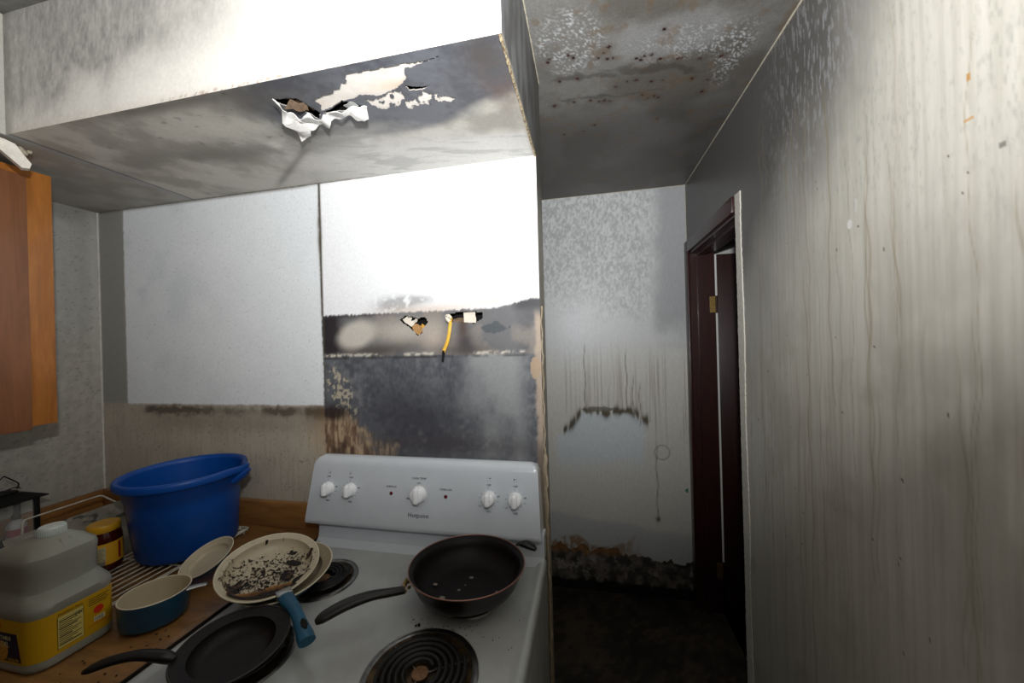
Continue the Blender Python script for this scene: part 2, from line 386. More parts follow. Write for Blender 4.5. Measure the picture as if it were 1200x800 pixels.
# cavity behind the two wall holes, with torn paper and lath
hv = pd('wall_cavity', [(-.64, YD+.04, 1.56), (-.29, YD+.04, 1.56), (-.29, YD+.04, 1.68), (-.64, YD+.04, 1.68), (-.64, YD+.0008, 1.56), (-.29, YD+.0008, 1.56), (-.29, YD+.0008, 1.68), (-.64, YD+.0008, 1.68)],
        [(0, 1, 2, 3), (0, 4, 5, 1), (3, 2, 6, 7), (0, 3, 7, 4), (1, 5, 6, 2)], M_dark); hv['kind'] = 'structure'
M_paper = mat('torn_paper', (232, 222, 206), rough=.8, grain=.12, gscale=120, bump=.4)
M_kraft = mat('brown_kraft_paper', (176, 134, 84), rough=.8, grain=.3, gscale=150, bump=.4)
M_kdark = mat('scorched_paper', (112, 92, 74), rough=.85, grain=.4, gscale=90)
def flake(name, poly, y0, th, m, parent, curl=.006, seed=0, axis='y'):
    """thin torn piece: jagged outline, slight curl, real thickness"""
    r = random.Random(seed); pts = []
    n = len(poly)
    for i in range(n):
        a = poly[i]; b = poly[(i+1) % n]
        d = math.hypot(b[0]-a[0], b[1]-a[1]); k = max(1, int(d/.008))
        for j in range(k):
            t = j/k; q = .0022 if j else 0
            pts.append((a[0]+(b[0]-a[0])*t+r.uniform(-q, q), a[1]+(b[1]-a[1])*t+r.uniform(-q, q)))
    bm = bmesh.new()
    def W(p, d):
        return (p[0], y0+d, p[1]) if axis == 'y' else (p[0], p[1], y0+d)
    vs = [bm.verts.new(W(p, 0)) for p in pts]
    f = bm.faces.new(vs); bmesh.ops.triangulate(bm, faces=[f])
    bmesh.ops.subdivide_edges(bm, edges=bm.edges[:], cuts=1)
    for vv in bm.verts:
        a, b = (vv.co.x, vv.co.z) if axis == 'y' else (vv.co.x, vv.co.y)
        w_ = curl*(math.sin(a*70+seed)*math.cos(b*55+seed*2)+.5*math.sin(a*160+b*130))
        if axis == 'y': vv.co.y += w_
        else: vv.co.z += w_
    bm.verts.index_update(); V = [v_.co.copy() for v_ in bm.verts]; F = [[v_.index for v_ in f_.verts] for f_ in bm.faces]; n = len(V)
    E_ = [(e.verts[0].index, e.verts[1].index) for e in bm.edges if len(e.link_faces) == 1]; bm.free()
    dv = Vector((0, th, 0)) if axis == 'y' else Vector((0, 0, th))
    o = pd(name, V+[v_+dv for v_ in V], F+[[i+n for i in f_[::-1]] for f_ in F]+[(a, b, b+n, a+n) for a, b in E_], m, parent, auto=35); fixn(o); return o
flake('torn_paper', [(-.609, 1.638), (-.592, 1.648), (-.575, 1.643), (-.580, 1.632), (-.560, 1.640), (-.552, 1.637), (-.570, 1.618), (-.578, 1.612), (-.588, 1.620), (-.600, 1.627)], YD+.012, .001, M_paper, wall, .003, 1)
flake('torn_paper', [(-.572, 1.612), (-.560, 1.622), (-.545, 1.616), (-.534, 1.612), (-.533, 1.596), (-.547, 1.583), (-.560, 1.592)], YD+.007, .001, M_kraft, wall, .002, 2)
flake('torn_paper', [(-.535, 1.621), (-.527, 1.616), (-.523, 1.610), (-.530, 1.605), (-.538, 1.612)], YD+.004, .001, mat('yellow_scrap', (214, 160, 60), rough=.7, grain=.2), wall, .001, 3)
flake('torn_paper', [(-.392, 1.654), (-.352, 1.656), (-.351, 1.616), (-.390, 1.620)], YD+.012, .001, M_paper, wall, .001, 4)
flake('torn_paper', [(-.456, 1.646), (-.440, 1.651), (-.431, 1.64), (-.435, 1.624), (-.447, 1.632)], YD+.008, .001, M_paper, wall, .002, 5)
flake('torn_paper', [(-.432, 1.632), (-.412, 1.636), (-.392, 1.634), (-.390, 1.619), (-.432, 1.622)], YD+.014, .001, M_kdark, wall, .001, 6)

# yellow cable
cb = thing('electrical_cable', 'short yellow electrical cable with charred black tip hanging from the wall hole', 'cable', (-.43, YD, 1.62))
def rel(p, o): return tuple(Vector(p)-Vector(o.location))
cp = smoothpath([(-.436, YD+.02, 1.632), (-.432, YD-.004, 1.628), (-.428, YD-.018, 1.610), (-.4319, YD-.02, 1.581), (-.441, YD-.018, 1.552), (-.4541, YD-.016, 1.526)], 8)
sweep('sheath', [rel(p, cb) for p in cp], .0058, mat('yellow_cable_sheath', (240, 190, 74), rough=.45, grain=.1), cb, rh=.0035, n=10, up=(0, 1, 0))
cp = smoothpath([(-.452, YD-.016, 1.531), (-.4555, YD-.015, 1.512), (-.4576, YD-.015, 1.4967)], 6)
sweep('charred_tip', [rel(p, cb) for p in cp], interp([.0052, .004, .0035], len(cp)), mat('char', (18, 16, 15), rough=.9), cb, n=8, up=(0, 1, 0))
sweep('stripped_end', [rel(p, cb) for p in [(-.445, YD-.008, 1.636), (-.436, YD-.014, 1.629), (-.430, YD-.015, 1.622)]], [.004, .007, .006], M_paper, cb, n=8)

# ------------------------------------------------------------------ soffit
P1 = [(-0.4812, 0.6801), (-0.4142, 0.6813), (-0.3582, 0.6812), (-0.3146, 0.6842), (-0.2669, 0.6801), (-0.3121, 0.6885), (-0.3564, 0.6955), (-0.364, 0.7059), (-0.3638, 0.7167), (-0.3808, 0.7322), (-0.4092, 0.746), (-0.4545, 0.7551), (-0.4939, 0.7423), (-0.5131, 0.7509), (-0.5472, 0.7516), (-0.5856, 0.7658), (-0.6128, 0.7689), (-0.6023, 0.7519), (-0.6036, 0.7328), (-0.5703, 0.7253), (-0.5467, 0.7247), (-0.5383, 0.7162), (-0.5219, 0.7137), (-0.5123, 0.701), (-0.4974, 0.6994)]
P2 = [(-0.4817, 0.7634), (-0.4564, 0.7651), (-0.4345, 0.7541), (-0.3953, 0.7523), (-0.3981, 0.7691), (-0.4186, 0.7949), (-0.4463, 0.8042), (-0.4828, 0.7967), (-0.4869, 0.7714)]
P3 = [(-0.4068, 0.7852), (-0.37, 0.7852), (-0.3447, 0.7678), (-0.3364, 0.7815), (-0.3173, 0.776), (-0.3317, 0.7948), (-0.2906, 0.7974), (-0.2855, 0.8116), (-0.3281, 0.8112), (-0.3824, 0.8104), (-0.4091, 0.8103)]
H1 = [(-0.6196, 0.7772), (-0.5889, 0.7699), (-0.5482, 0.7529), (-0.5339, 0.7565), (-0.5389, 0.7776), (-0.5185, 0.7682), (-0.5049, 0.7884), (-0.545, 0.791), (-0.5836, 0.7813), (-0.6112, 0.7845)]
H2 = [(-0.6943, 0.7101), (-0.6524, 0.7146), (-0.6368, 0.72), (-0.633, 0.7442), (-0.6226, 0.7765), (-0.6484, 0.8017), (-0.6512, 0.7761), (-0.6641, 0.7526), (-0.6832, 0.7348), (-0.6948, 0.7224)]
H3 = [(-0.379, 0.7395), (-0.3527, 0.7502), (-0.3296, 0.7518), (-0.3249, 0.7494), (-0.3405, 0.7615), (-0.3762, 0.7576)]
F1 = [(-0.6728, 0.6858), (-0.6727, 0.7063), (-0.682, 0.7378), (-0.6645, 0.7524), (-0.6323, 0.7454), (-0.6313, 0.7819), (-0.574, 0.7502), (-0.5511, 0.756), (-0.4882, 0.7622), (-0.5041, 0.7931), (-0.523, 0.8041), (-0.5585, 0.7845), (-0.599, 0.7819), (-0.625, 0.8056), (-0.6778, 0.8063), (-0.7014, 0.8335), (-0.7329, 0.838), (-0.7185, 0.8048), (-0.7219, 0.7642), (-0.6922, 0.7828), (-0.6671, 0.7552), (-0.6845, 0.7405)]
F2 = [(-0.6529, 0.7146), (-0.6331, 0.7385), (-0.642, 0.7595), (-0.6651, 0.7402), (-0.678, 0.724)]
pa, pb, pc = wob(P1, 2, .003), wob(P2, 4, .008), wob(P3, 6, .010)
h1, h2, h3 = wob(H1, 3, .002), wob(H2, 5, .002), wob(H3, 7, .002)
def col_soff(x, y):
    n1 = fbm(x*12, y*12, 2); n2 = fbm(x*70, y*70, 9, 4); n3 = fbm(x*5, y*14, 15)
    c = mix(lin((190, 186, 175)), lin((158, 153, 143)), ss(.35, .65, n1))
    c = mix(c, lin((176, 174, 166)), .6*ss(.92, 1.08, y)*ss(-1.5, -.7, x)*ss(.3, .6, n3+.1))
    # sooty edge along the front and the slate burn around the tear
    c = mix(c, lin((100, 94, 86)), .8*ss(.70, .665, y+(n1-.5)*.03)*ss(-1.3, -1.0, x))
    b = np.clip(1.5*gau(x, y, -.44, .72, .24, .075, .06)+.9*gau(x, y, -.52, .84, .16, .055, .1)+.9*gau(x, y, -.25, .72, .1, .05), 0, 1)
    b = ss(.3, .75, b+(n1-.5)*.35)
    slate = mix(lin((70, 72, 80)), lin((96, 99, 106)), ss(.35, .65, n1*.7+n2*.3))
    c = mix(c, slate, b*.95)
    c = mix(c, lin((84, 78, 70)), .7*gau(x, y, -.76, .70, .10, .035)*ss(.2, .6, n1+.15))
    c = mix(c, lin((60, 58, 56)), .8*gau(x, y, -.66, .845, .10, .022, .1))
    # pale smoke-swept zone at the back right
    pz = ss(.84, .97, y+(x+.5)*-.22+(n3-.5)*.12)*ss(-1.0, -.6, x)
    c = mix(c, lin((206, 204, 198)), np.clip(pz, 0, 1)*.9)
    c = mix(c, lin((150, 150, 148)), .5*pz*ss(.5, .7, fbm(x*9+y*14, y*50-x*12, 19)))
    # brown blister near the end
    c = mix(c, lin((104, 82, 72)), .8*gau(x, y, -.175, .78, .025, .05)*ss(.3, .6, n1+.15))
    c = mix(c, lin((72, 66, 60)), .7*gau(x, y, -.19, .70, .03, .04))
    c = mix(c, lin((176, 168, 152)), .6*ss(-.155, -.147, x)*ss(.80, .9, y))
    # diagonal dark swipe, left mottling
    d = np.abs((x+.86)*.55+(y-.96)*.83)
    c = mix(c, lin((92, 86, 78)), .6*np.exp(-(d/.012)**2)*ss(.86, .93, y)*ss(-1.1, -1.0, x)*(x < -.72))
    c = mix(c, lin((96, 92, 84)), .65*gau(x, y, -.95, .88, .28, .04, .05)*ss(.3, .55, n1+.1))
    sp = (fbm(x*38, y*60, 25, 2) > .83)*(x < -.7)*(y < .86)*(x > -1.3)
    c = np.where(sp[..., None], c*.68, c)
    c = mix(c, lin((88, 74, 56)), .6*ss(YD-.016, YD-.002, y)*ss(.3, .6, n2+.1)*ss(-.6, -.8, x))
    # the strip left of the seam, under the side soffit
    sl = ss(XLS+.001, XLS-.004, x)
    c = mix(c, lin((140, 135, 125))*1.0, .45*sl)
    seam = np.exp(-((x-XLS)/.010)**2)
    c = mix(c, lin((150, 154, 160)), .8*seam)
    c = mix(c, lin((84, 84, 84)), .8*np.exp(-((x-XLS-.013)/.005)**2))
    return c
sof_hole = lambda u, v: pa(u, v) | (pb(u, v) & (fbm(u*75, v*75, 33, 3) < .70)) | (pc(u, v) & (fbm(u*75, v*75, 35, 3) < .62)) | h1(u, v) | h2(u, v) | h3(u, v)
sof = panel('wall_soffit', (0, 0, ZS), (1, 0, 0), (0, 1, 0), (XLS, XS), (YF, YD), .0025, col_soff, M_paint, hole=sof_hole)
struct(sof, 'burnt and torn underside of the boxed soffit above the stove')
sof2 = panel('wall_soffit_side', (0, 0, ZS), (1, 0, 0), (0, 1, 0), (XL, XLS), (YN, YD), .01, col_soff, M_paint); struct(sof2, 'sooty underside of the soffit over the left cabinet')
# gypsum layer under the scorched skin, with the real holes
g = panel('gypsum_layer', (0, 0, ZS+.0025), (1, 0, 0), (0, 1, 0), (-.78, -.2), (.665, .87), .0025, lambda u, v: mix(lin((240, 232, 222)), lin((226, 196, 160)), .5*gau(u, v, -.40, .735, .04, .012)+.2*ss(.6, .8, fbm(u*20, v*20, 3))),
          mat('gypsum_face', None, rough=.75, grain=.06, gscale=60, attr=True), sof, hole=lambda u, v: h1(u, v) | h2(u, v) | h3(u, v))
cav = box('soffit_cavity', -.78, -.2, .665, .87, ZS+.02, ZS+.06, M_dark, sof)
flake('torn_drywall_paper', F1, ZS-.018, .0012, mat('white_torn_paper', (250, 247, 242), rough=.75, grain=.05), sof, .007, 3, 'z')
flake('torn_drywall_paper', F2, ZS-.006, .0012, M_kdark, sof, .006, 8, 'z')
flake('torn_drywall_paper', [(-.6943, .712), (-.66, .714), (-.637, .722), (-.640, .735), (-.628, .766), (-.640, .775), (-.650, .75), (-.667, .733)], ZS+.006, .001, mat('brown_torn_edge', (96, 74, 50), rough=.8, grain=.4), sof, .003, 5, 'z')
flake('torn_drywall_paper', [(-.545, .756), (-.528, .756), (-.516, .772), (-.530, .782), (-.542, .775)], ZS-.004, .001, mat('grey_torn_paper', (150, 152, 148), rough=.8, grain=.2), sof, .003, 9, 'z')
# front face and right end, left soffit face
def col_front(x, z):
    n1 = fbm(x*10, z*10, 4); n2 = fbm(x*240, z*70, 11, 4)*.55+fbm(x*70, z*24, 12, 4)*.45
    t = np.clip(ss(-.55, -1.15, x+(n1-.5)*.4)*ss(2.13, 2.34, z+(n1-.5)*.15)*1.25+.45*ss(-.9, -1.4, x), 0, 1)
    c = mix(lin((226, 222, 214)), lin((120, 119, 115)), np.clip(t*(.66+.8*(n2-.45)), 0, 1))
    c = mix(c, lin((200, 190, 176)), .4*ss(2.15, 2.127, z))
    c = mix(c, lin((96, 92, 86)), .5*ss(-1.42, -1.455, x)*ss(.3, .6, n1+.15))
    r = ss(.58, .66, fbm(x*260, z*260, 5, 2))*ss(2.138, 2.127, z)*ss(-1.1, -.8, x)
    c = mix(c, lin((150, 116, 100)), r*.8)
    return c
s1 = panel('wall_soffit_front', (0, YF, 0), (1, 0, 0), (0, 0, 1), (XLS, XS), (ZS, ZC), .005, col_front, M_paint); struct(s1, 'pale smoke-grimed front face of the soffit')
def col_send(y, z):
    n1 = fbm(y*30, z*12, 4); n2 = fbm(y*120, z*60, 8, 3)
    c = mix(lin((84, 84, 84)), lin((112, 114, 116)), ss(.35, .65, n1))
    c = mix(c, lin((190, 180, 160)), ss(ZS+.012, ZS+.002, z+(n2-.5)*.016)*.8)
    c = mix(c, lin((60, 58, 56)), .4*ss(.9, 1.1, y))
    return c
s2 = panel('wall_soffit_end', (XS, 0, 0), (0, 1, 0), (0, 0, 1), (YF, YD+.001), (ZS, ZC), .006, col_send, M_ceil); struct(s2, 'dark sooty end of the soffit beside the hall')
s3 = panel('wall_soffit_left', (XLS, 0, 0), (0, 1, 0), (0, 0, 1), (YN, YF), (ZS, ZC), .02, lambda u, v: rgb((176, 174, 166), u)*(1+.2*(fbm(u*9, v*30, 3)-.5))[..., None], M_paint); struct(s3, 'face of the soffit over the left cabinet')
# thin light joint lines (corner tape) where ceiling meets walls
M_tape = mat('pale_joint', (188, 180, 160), rough=.6, grain=.25, gscale=60, bump=.4)
def strip(name, p, q, r, m=M_tape):
    n = 40; rr = random.Random(len(name)+int(p[0]*100))
    P = [Vector(p).lerp(Vector(q), i/(n-1)) for i in range(n)]
    o = sweep(name, P, [r*rr.uniform(.6, 1.3) for _ in P], m, n=6); struct(o); return o
strip('trim_3', (XR, YN+.05, ZC), (XR, Y2, ZC), .0035)
strip('trim_4', (XS+.001, YF, ZC), (XS+.001, YB, ZC), .0022)
strip('trim_5', (XS-.6, Y2, ZC), (XR, Y2, ZC), .003)
strip('trim_6', (XR, Y2, .3), (XR, Y2, ZC), .003)
strip('trim_7', (XL, YD, .95), (XL, YD, ZS), .004, mat('corner_caulk', (196, 193, 184), rough=.6, grain=.15))
strip('trim_8', (XS-.004, YF+.002, ZS), (XS-.002, YD, ZS), .0032, mat('rusty_corner_bead', (186, 172, 140), rough=.7, grain=.5, gscale=120, col2=(110, 90, 66)))

# ------------------------------------------------------------------ ceiling
def col_ceil(x, y):
    n1 = fbm(x*6, y*6, 2); n2 = fbm(x*45, y*45, 9, 4); n3 = fbm(x*3, y*9, 15)
    c = mix(lin((98, 94, 88)), lin((124, 122, 118)), ss(.35, .65, n1))
    c = mix(c, lin((74, 70, 66)), .6*ss(1.35, 1.55, y))
    cr = (fbm(x*320, y*320, 44, 3) > .60)*ss(.25, .6, gau(x, y, -.03, 1.10, .07, .08)+.8*gau(x, y, .3, 1.18, .1, .06)+.6*gau(x, y, .47, 1.3, .05, .12)+(n1-.5)*.5)
    c = mix(c, lin((196, 198, 200)), np.clip(cr, 0, 1)*(.25+.6*ss(.35, .65, n2)))
    c = mix(c, lin((150, 150, 150)), .5*ss(.3, .7, gau(x, y, .28, 1.14, .13, .07)+(n1-.5)*.5))
    c = mix(c, lin((108, 84, 54)), .4*ss(.6, .75, fbm(x*26, y*26, 63)))
    # drip rows
    wx = x+(fbm(x*14, y*14, 90)-.5)*.08; wy = y+(fbm(x*14+5, y*14, 94)-.5)*.08
    for (cx, cy, su, sv, ro) in ((.02, 1.25, .10, .012, .12), (.25, 1.27, .14, .012, .25), (.1, 1.37, .16, .006, .1)):
        c = mix(c, lin((62, 56, 52)), .55*ss(.25, .8, gau(wx, wy, cx, cy, su, sv, ro)*(.5+n2)+(n2-.5)*.3))
    rr = random.Random(5)
    for k in range(46):
        a = rr.uniform(-.1, .45); b = rr.choice((1.26+.25*a, 1.385+.12*a, 1.17+.2*a, rr.uniform(1.0, 1.6)))+rr.uniform(-.012, .012); s = rr.uniform(.0025, .0045)
        c = mix(c, lin((70, 44, 24)), .9*(gau(x, y, a, b, s, s) > .4)+.35*gau(x, y, a, b, s*2.5, s*2.5))
    return c
ce = panel('ceiling', (0, 0, ZC), (1, 0, 0), (0, 1, 0), (XS-.55, XR), (.4, Y2), .005, col_ceil, M_ceil); struct(ce, 'sooty blistered ceiling over the passage')
ce2 = panel('ceiling_rear', (0, 0, ZC), (1, 0, 0), (0, 1, 0), (XL, XS-.55), (.4, Y2), .02, lambda u, v: mix(lin((122, 120, 114)), lin((84, 82, 78)), ss(.4, .7, fbm(u*8, v*14, 3))), M_ceil); struct(ce2)
ce3 = panel('ceiling_front', (0, 0, ZC), (1, 0, 0), (0, 1, 0), (XL, XR), (YN, .4), .03, col_ceil, M_ceil); struct(ce3)

# ------------------------------------------------------------------ hall wall
def col_hall(x, z):
    n1 = fbm(x*8, z*8, 2); n2 = fbm(x*70, z*40, 9, 4); nv = fbm(x*55, z*2.2, 15, 4); nb = fbm(x*130, z*70, 27, 4)
    c = mix(lin((222, 224, 224)), lin((226, 223, 214)), ss(1.6, 1.3, z))
    m = ss(1.55, 1.9, z+(n1-.5)*.4)*ss(.50, .30, x+(n1-.5)*.2)
    c = mix(c, mix(lin((176, 178, 178)), lin((224, 226, 226)), ss(.36, .64, nb*.6+n2*.4)), m*.8)
    c = mix(c, lin((156, 158, 160)), .7*ss(.36, .46, x+(n1-.5)*.1)*ss(1.45, 1.7, z+(n1-.5)*.2))
    c = mix(c, lin((240, 243, 245)), .7*gau(x, z, -.08, 1.62, .10, .16))
    c = mix(c, lin((150, 140, 120)), .5*ss(.55, .8, fbm(x*130, z*1.5, 15, 4))*ss(1.6, 1.3, z)*ss(.85, 1.05, z))
    # pale washed patch with brown scalloped fringe
    top = 1.105-.42*np.clip(x-.22, 0, 1)**1.0-.9*np.clip(-.03-x, 0, 1)+(fbm(x*18, z*0, 71)-.5)*.05
    pat = ss(top+.006, top-.01, z)*ss(.68, .90, z+(n1-.5)*.14)*ss(.35, .29, x+(n1-.5)*.05)*ss(-.23, -.18, x)
    c = mix(c, lin((222, 230, 234)), pat*.95)
    fr = np.exp(-((z-top-.008)/(.010+.03*fbm(x*30, z*0, 5, 2)))**2)*(x < .345)*(x > -.16)
    fr = fr*ss(.28, .5, fbm(x*46, z*6, 81, 3))
    c = mix(c, lin((74, 62, 38)), np.clip(fr*1.1, 0, .92))
    dr = ss(.68, .85, vn(x*110, x*0, 91))*np.exp(-np.clip(z-top, 0, 9)/.12)*(z > top)*(x > -.1)*(x < .36)
    c = mix(c, lin((110, 92, 62)), .5*dr)
    c = mix(c, lin((110, 108, 96)), .8*(gau(x, z, .06, 1.125, .075, .014) > .5+.5*(n2-.5)))
    # lower zones
    c = mix(c, lin((196, 199, 200)), .8*ss(.47, .43, z+.10*(x)+(n1-.5)*.04))
    c = mix(c, lin((150, 110, 66)), .8*ss(.3, .5, n2)*ss(.33, .30, z+(n1-.5)*.10+.04*np.sin(x*14))*ss(.30, .1, x+(n1-.5)*.2))
    # ring stain and drips
    r = np.hypot(x-.417, (z-.873)); c = mix(c, lin((100, 96, 80)), .6*np.exp(-((r-.042)/.0035)**2))
    for (cx, z0, z1, wd) in ((.385, .47, .9, .003), (.225, 1.12, 1.45, .0035), (.26, 1.08, 1.30, .003), (-.02, 1.1, 1.5, .003), (.30, 1.03, 1.25, .003)):
        c = mix(c, lin((92, 80, 56)), .75*np.exp(-((x-cx-.004*np.sin(z*30))/wd)**2)*ss(z0-.01, z0, z)*ss(z1+.06, z1-.02, z))
    c = mix(c, lin((60, 50, 34)), .9*gau(x, z, .385, .475, .009, .012))
    c = mix(c, lin((30, 130, 110)), .9*(gau(x, z, .548, .655, .007, .012) > .5))
    return c
hall_lo = lambda u, v: v < (.262+.05*(fbm(u*16, v*0, 3)-.5)*1.6-.035*np.clip(u, -.3, .6)*1.6+.02*(fbm(u*60, v*0, 4)-.5))
hw = panel('wall_hall', (0, Y2, 0), (1, 0, 0), (0, 0, 1), (-.75, XR), (.1, ZC), .006, col_hall, M_hallp, hole=hall_lo); struct(hw, 'water-stained far wall of the hall with broken-away base')
def rub_disp(u, v): return -.014+.016*(fbm(u*22, v*22, 5)-.5)*2*.5+.010*(fbm(u*70, v*70, 8, 3)-.5)
def rub_col(u, v):
    n = fbm(u*26, v*26, 6); n2 = fbm(u*14, v*14, 16)
    c = mix(lin((70, 66, 60)), lin((120, 112, 104)), ss(.35, .65, n))
    c = mix(c, lin((150, 144, 136)), .9*(n2 > .66)*ss(.4, .5, n))
    c = mix(c, lin((150, 106, 60)), .85*ss(.21, .25, v+(n-.5)*.06)*ss(.3, .1, u))
    return mix(c, lin((22, 20, 18)), ss(.075, .055, v+(n-.5)*.03))
rb = panel('wall_hall_rubble', (0, Y2+.0, 0), (1, 0, 0), (0, 0, 1), (-.75, XR+.02), (0, .36), .006, rub_col, mat('rubble', None, rough=.9, grain=.3, gscale=80, bump=.8, bscale=60, attr=True), disp=rub_disp, smooth=False); struct(rb, 'dark crumbling masonry exposed along the foot of the hall wall')

# ------------------------------------------------------------------ right wall (with doorway)
def col_right(y, z):
    n1 = fbm(y*7, z*7, 2); n3 = fbm(y*3.2, z*2.4, 12); nv = fbm(y*60, z*1.6, 15, 5); nf = fbm(y*150, z*22, 27, 4); n2 = fbm(y*60, z*60, 5, 3)
    c = mix(lin((210, 206, 195)), lin((201, 197, 185)), ss(.35, .65, fbm(y*110, z*2.0, 15, 5)))
    # soot thickening towards the ceiling and the hall
    so = ss(1.55, 2.45, z+(y-.9)*.62+(n3-.5)*.5)*ss(.70, 1.10, y+(z-2)*.35+(n3-.5)*.35)
    so = np.clip(so+.75*ss(1.2, 1.9, y)*ss(1.55, 2.1, z), 0, 1)
    c = mix(c, lin((82, 80, 79)), so*.93)
    c = mix(c, lin((176, 177, 180)), .6*ss(.56, .70, fbm(y*190, z*40, 28, 3))*so*ss(1.45, 1.0, y)*ss(1.75, 2.0, z))
    c = mix(c, lin((128, 126, 122)), .5*ss(.45, .7, n1)*so*ss(1.3, .9, y))
    c = mix(c, lin((156, 155, 148)), .55*ss(.42, .66, fbm(y*230, z*60, 29, 4)*.6+n3*.4)*(1-so)*ss(1.55, 1.95, z))
    c = mix(c, lin((166, 160, 146)), .35*ss(.5, .7, n1)*(1-so)*ss(1.9, 1.5, z))
    # long narrow drips
    rr = random.Random(3)
    for k in range(70):
        y0 = rr.uniform(.35, 1.5); z1 = rr.uniform(1.2, 2.3); ln = rr.uniform(.25, 1.1); wd = rr.uniform(.0012, .0032); am = rr.uniform(.15, .5); ph = rr.uniform(0, 9); z0 = z1-ln
        yc = y0+.006*np.sin(z*11+ph)+.003*np.sin(z*37+ph*2)
        c = mix(c, lin((140, 124, 82)), am*np.exp(-((y-yc)/wd)**2)*ss(z0, z0+.02, z)*ss(z1, z1-.1, z))
    for k in range(14):
        y0 = rr.uniform(.35, .9); z1 = rr.uniform(1.3, 1.7); z0 = rr.uniform(.9, 1.15); wd = rr.uniform(.006, .014); ph = rr.uniform(0, 9)
        yc = y0+.008*np.sin(z*9+ph)
        c = mix(c, lin((150, 148, 138)), .18*np.exp(-((y-yc)/wd)**2)*ss(z0, z0+.1, z)*ss(z1, z1-.2, z))
    for k in range(60):
        a = rr.uniform(.4, 1.5); b = rr.uniform(.9, 2.0); s = rr.uniform(.001, .0022)
        c = mix(c, lin((84, 66, 46)), .85*(gau(y, z, a, b, s, s*1.4) > .5))
    for (a, b, sa, sb, col) in ((.688, 1.94, .003, .007, (190, 140, 70)), (.690, 1.875, .006, .002, (196, 150, 84)), (.95, 1.795, .006, .010, (232, 230, 224)), (.645, 1.812, .004, .004, (128, 126, 118)), (.93, 1.83, .004, .014, (215, 214, 208))):
        c = mix(c, lin(col), .9*(gau(y, z, a, b, sa, sb) > .5))
    return c
rwm = M_drip
UY = np.concatenate([np.linspace(.2, .45, 42)[:-1], np.linspace(.45, 1.25, 268)[:-1], np.linspace(1.25, PY0, 54)[:-1], np.linspace(PY0, PY1, 90)[:-1], np.linspace(PY1, Y2, 12)])
VZ = np.concatenate([np.linspace(0, .9, 75)[:-1], np.linspace(.9, PZ, 285)[:-1], np.linspace(PZ, ZC, 100)])
ra = panel('wall_right', (XR, 0, 0), (0, 1, 0), (0, 0, 1), UY, VZ, .0055, col_right, rwm, hole=lambda u, v: (u > PY0) & (u < PY1) & (v < PZ)); struct(ra, 'grey-beige gloss wall streaked with long water drips and soot')
ra2 = panel('wall_right_front', (XR, 0, 0), (0, 1, 0), (0, 0, 1), (YN, .2), (0, ZC), .03, col_right, rwm); struct(ra2)

# left wall
def col_left(y, z):
    n1 = fbm(y*10, z*10, 3); nv = fbm(y*90, z*5, 15, 4); n2 = fbm(y*60, z*60, 5, 3)
    c = mix(lin((164, 160, 150)), lin((152, 148, 139)), ss(.35, .65, nv*.4+n2*.6))
    c = mix(c, lin((150, 151, 148)), .6*ss(1.5, 1.8, z))
    c = mix(c, lin((108, 105, 98)), .6*ss(2.02, 2.12, z+(n1-.5)*.08))
    c = mix(c, lin((184, 182, 176)), .7*(gau(y, z, .96, 1.70, .02, .10) > .5+.6*(n2-.5)))
    c = mix(c, lin((186, 183, 174)), .5*gau(y, z, 1.10, 1.75, .012, .3))
    sp = (fbm(y*200, z*200, 45, 2) > .80); c = np.where(sp[..., None], c*.7, c)
    return c
la = panel('wall_left', (XL, 0, 0), (0, 1, 0), (0, 0, 1), (.3, YD), (.85, ZS), .005, col_left, M_paint); struct(la, 'grimy left wall behind the wooden cabinet')
la2 = panel('wall_left_front', (XL, 0, 0), (0, 1, 0), (0, 0, 1), (YN, .3), (0, ZS), .03, col_left, M_paint); struct(la2)
pd('wall_behind', [(XL, YN, 0), (XR, YN, 0), (XR, YN, ZC), (XL, YN, ZC)], [(0, 1, 2, 3)], mat('rear_wall_paint', (84, 80, 74), rough=.6, grain=.15, gscale=8))['kind'] = 'structure'

# floor
def col_floor(x, y):
    n = fbm(x*9, y*9, 3); n2 = fbm(x*40, y*40, 8, 3)
    c = mix(lin((44, 37, 30)), lin((76, 66, 54)), ss(.35, .7, n*.6+n2*.4)); return mix(c, lin((20, 18, 16)), .7*ss(.55, .7, fbm(x*16, y*16, 31)))
fl = panel('floor', (0, 0, 0), (1, 0, 0), (0, 1, 0), (XL, XR+1.75), (YN, Y2+.05), .025, col_floor, mat('dirty_floor', None, rough=.75, grain=.3, gscale=60, bump=.6, bscale=70, attr=True)); struct(fl, 'dark dirt-covered floor')

# ------------------------------------------------------------------ doorway
M_door = wood('dark_mahogany_paint', (66, 30, 28), (40, 18, 18), 14, (6, 6, .6), .38, .25)
XJ = XR+.125
def pbox(name, a, b, m, parent, bev=0): return box(name, a[0], b[0], a[1], b[1], a[2], b[2], m, parent, bev)
dr = bpy.data.objects.new('door_1', None); C.objects.link(dr); struct(dr, 'dark red-brown door frame with its door folded open into the next room')
pbox('door_jamb', (XR-.002, PY1, 0), (XJ, PY1+.02, PZ), M_door, dr)
pbox('door_jamb', (XR-.002, PY0-.02, 0), (XJ, PY0, PZ), M_door, dr)
pbox('door_head', (XR-.002, PY0, PZ-.02), (XJ, PY1, PZ), M_door, dr)
pbox('door_stop', (XR+.035, PY1-.012, 0), (XR+.07, PY1, PZ-.02), M_door, dr)
pbox('door_stop', (XR+.035, PY0, PZ-.032), (XR+.07, PY1-.012, PZ-.02), M_door, dr)
pbox('door_casing', (XR-.016, PY1+.004, 0), (XR-.0005, Y2-.002, PZ+.058), M_door, dr, .003)
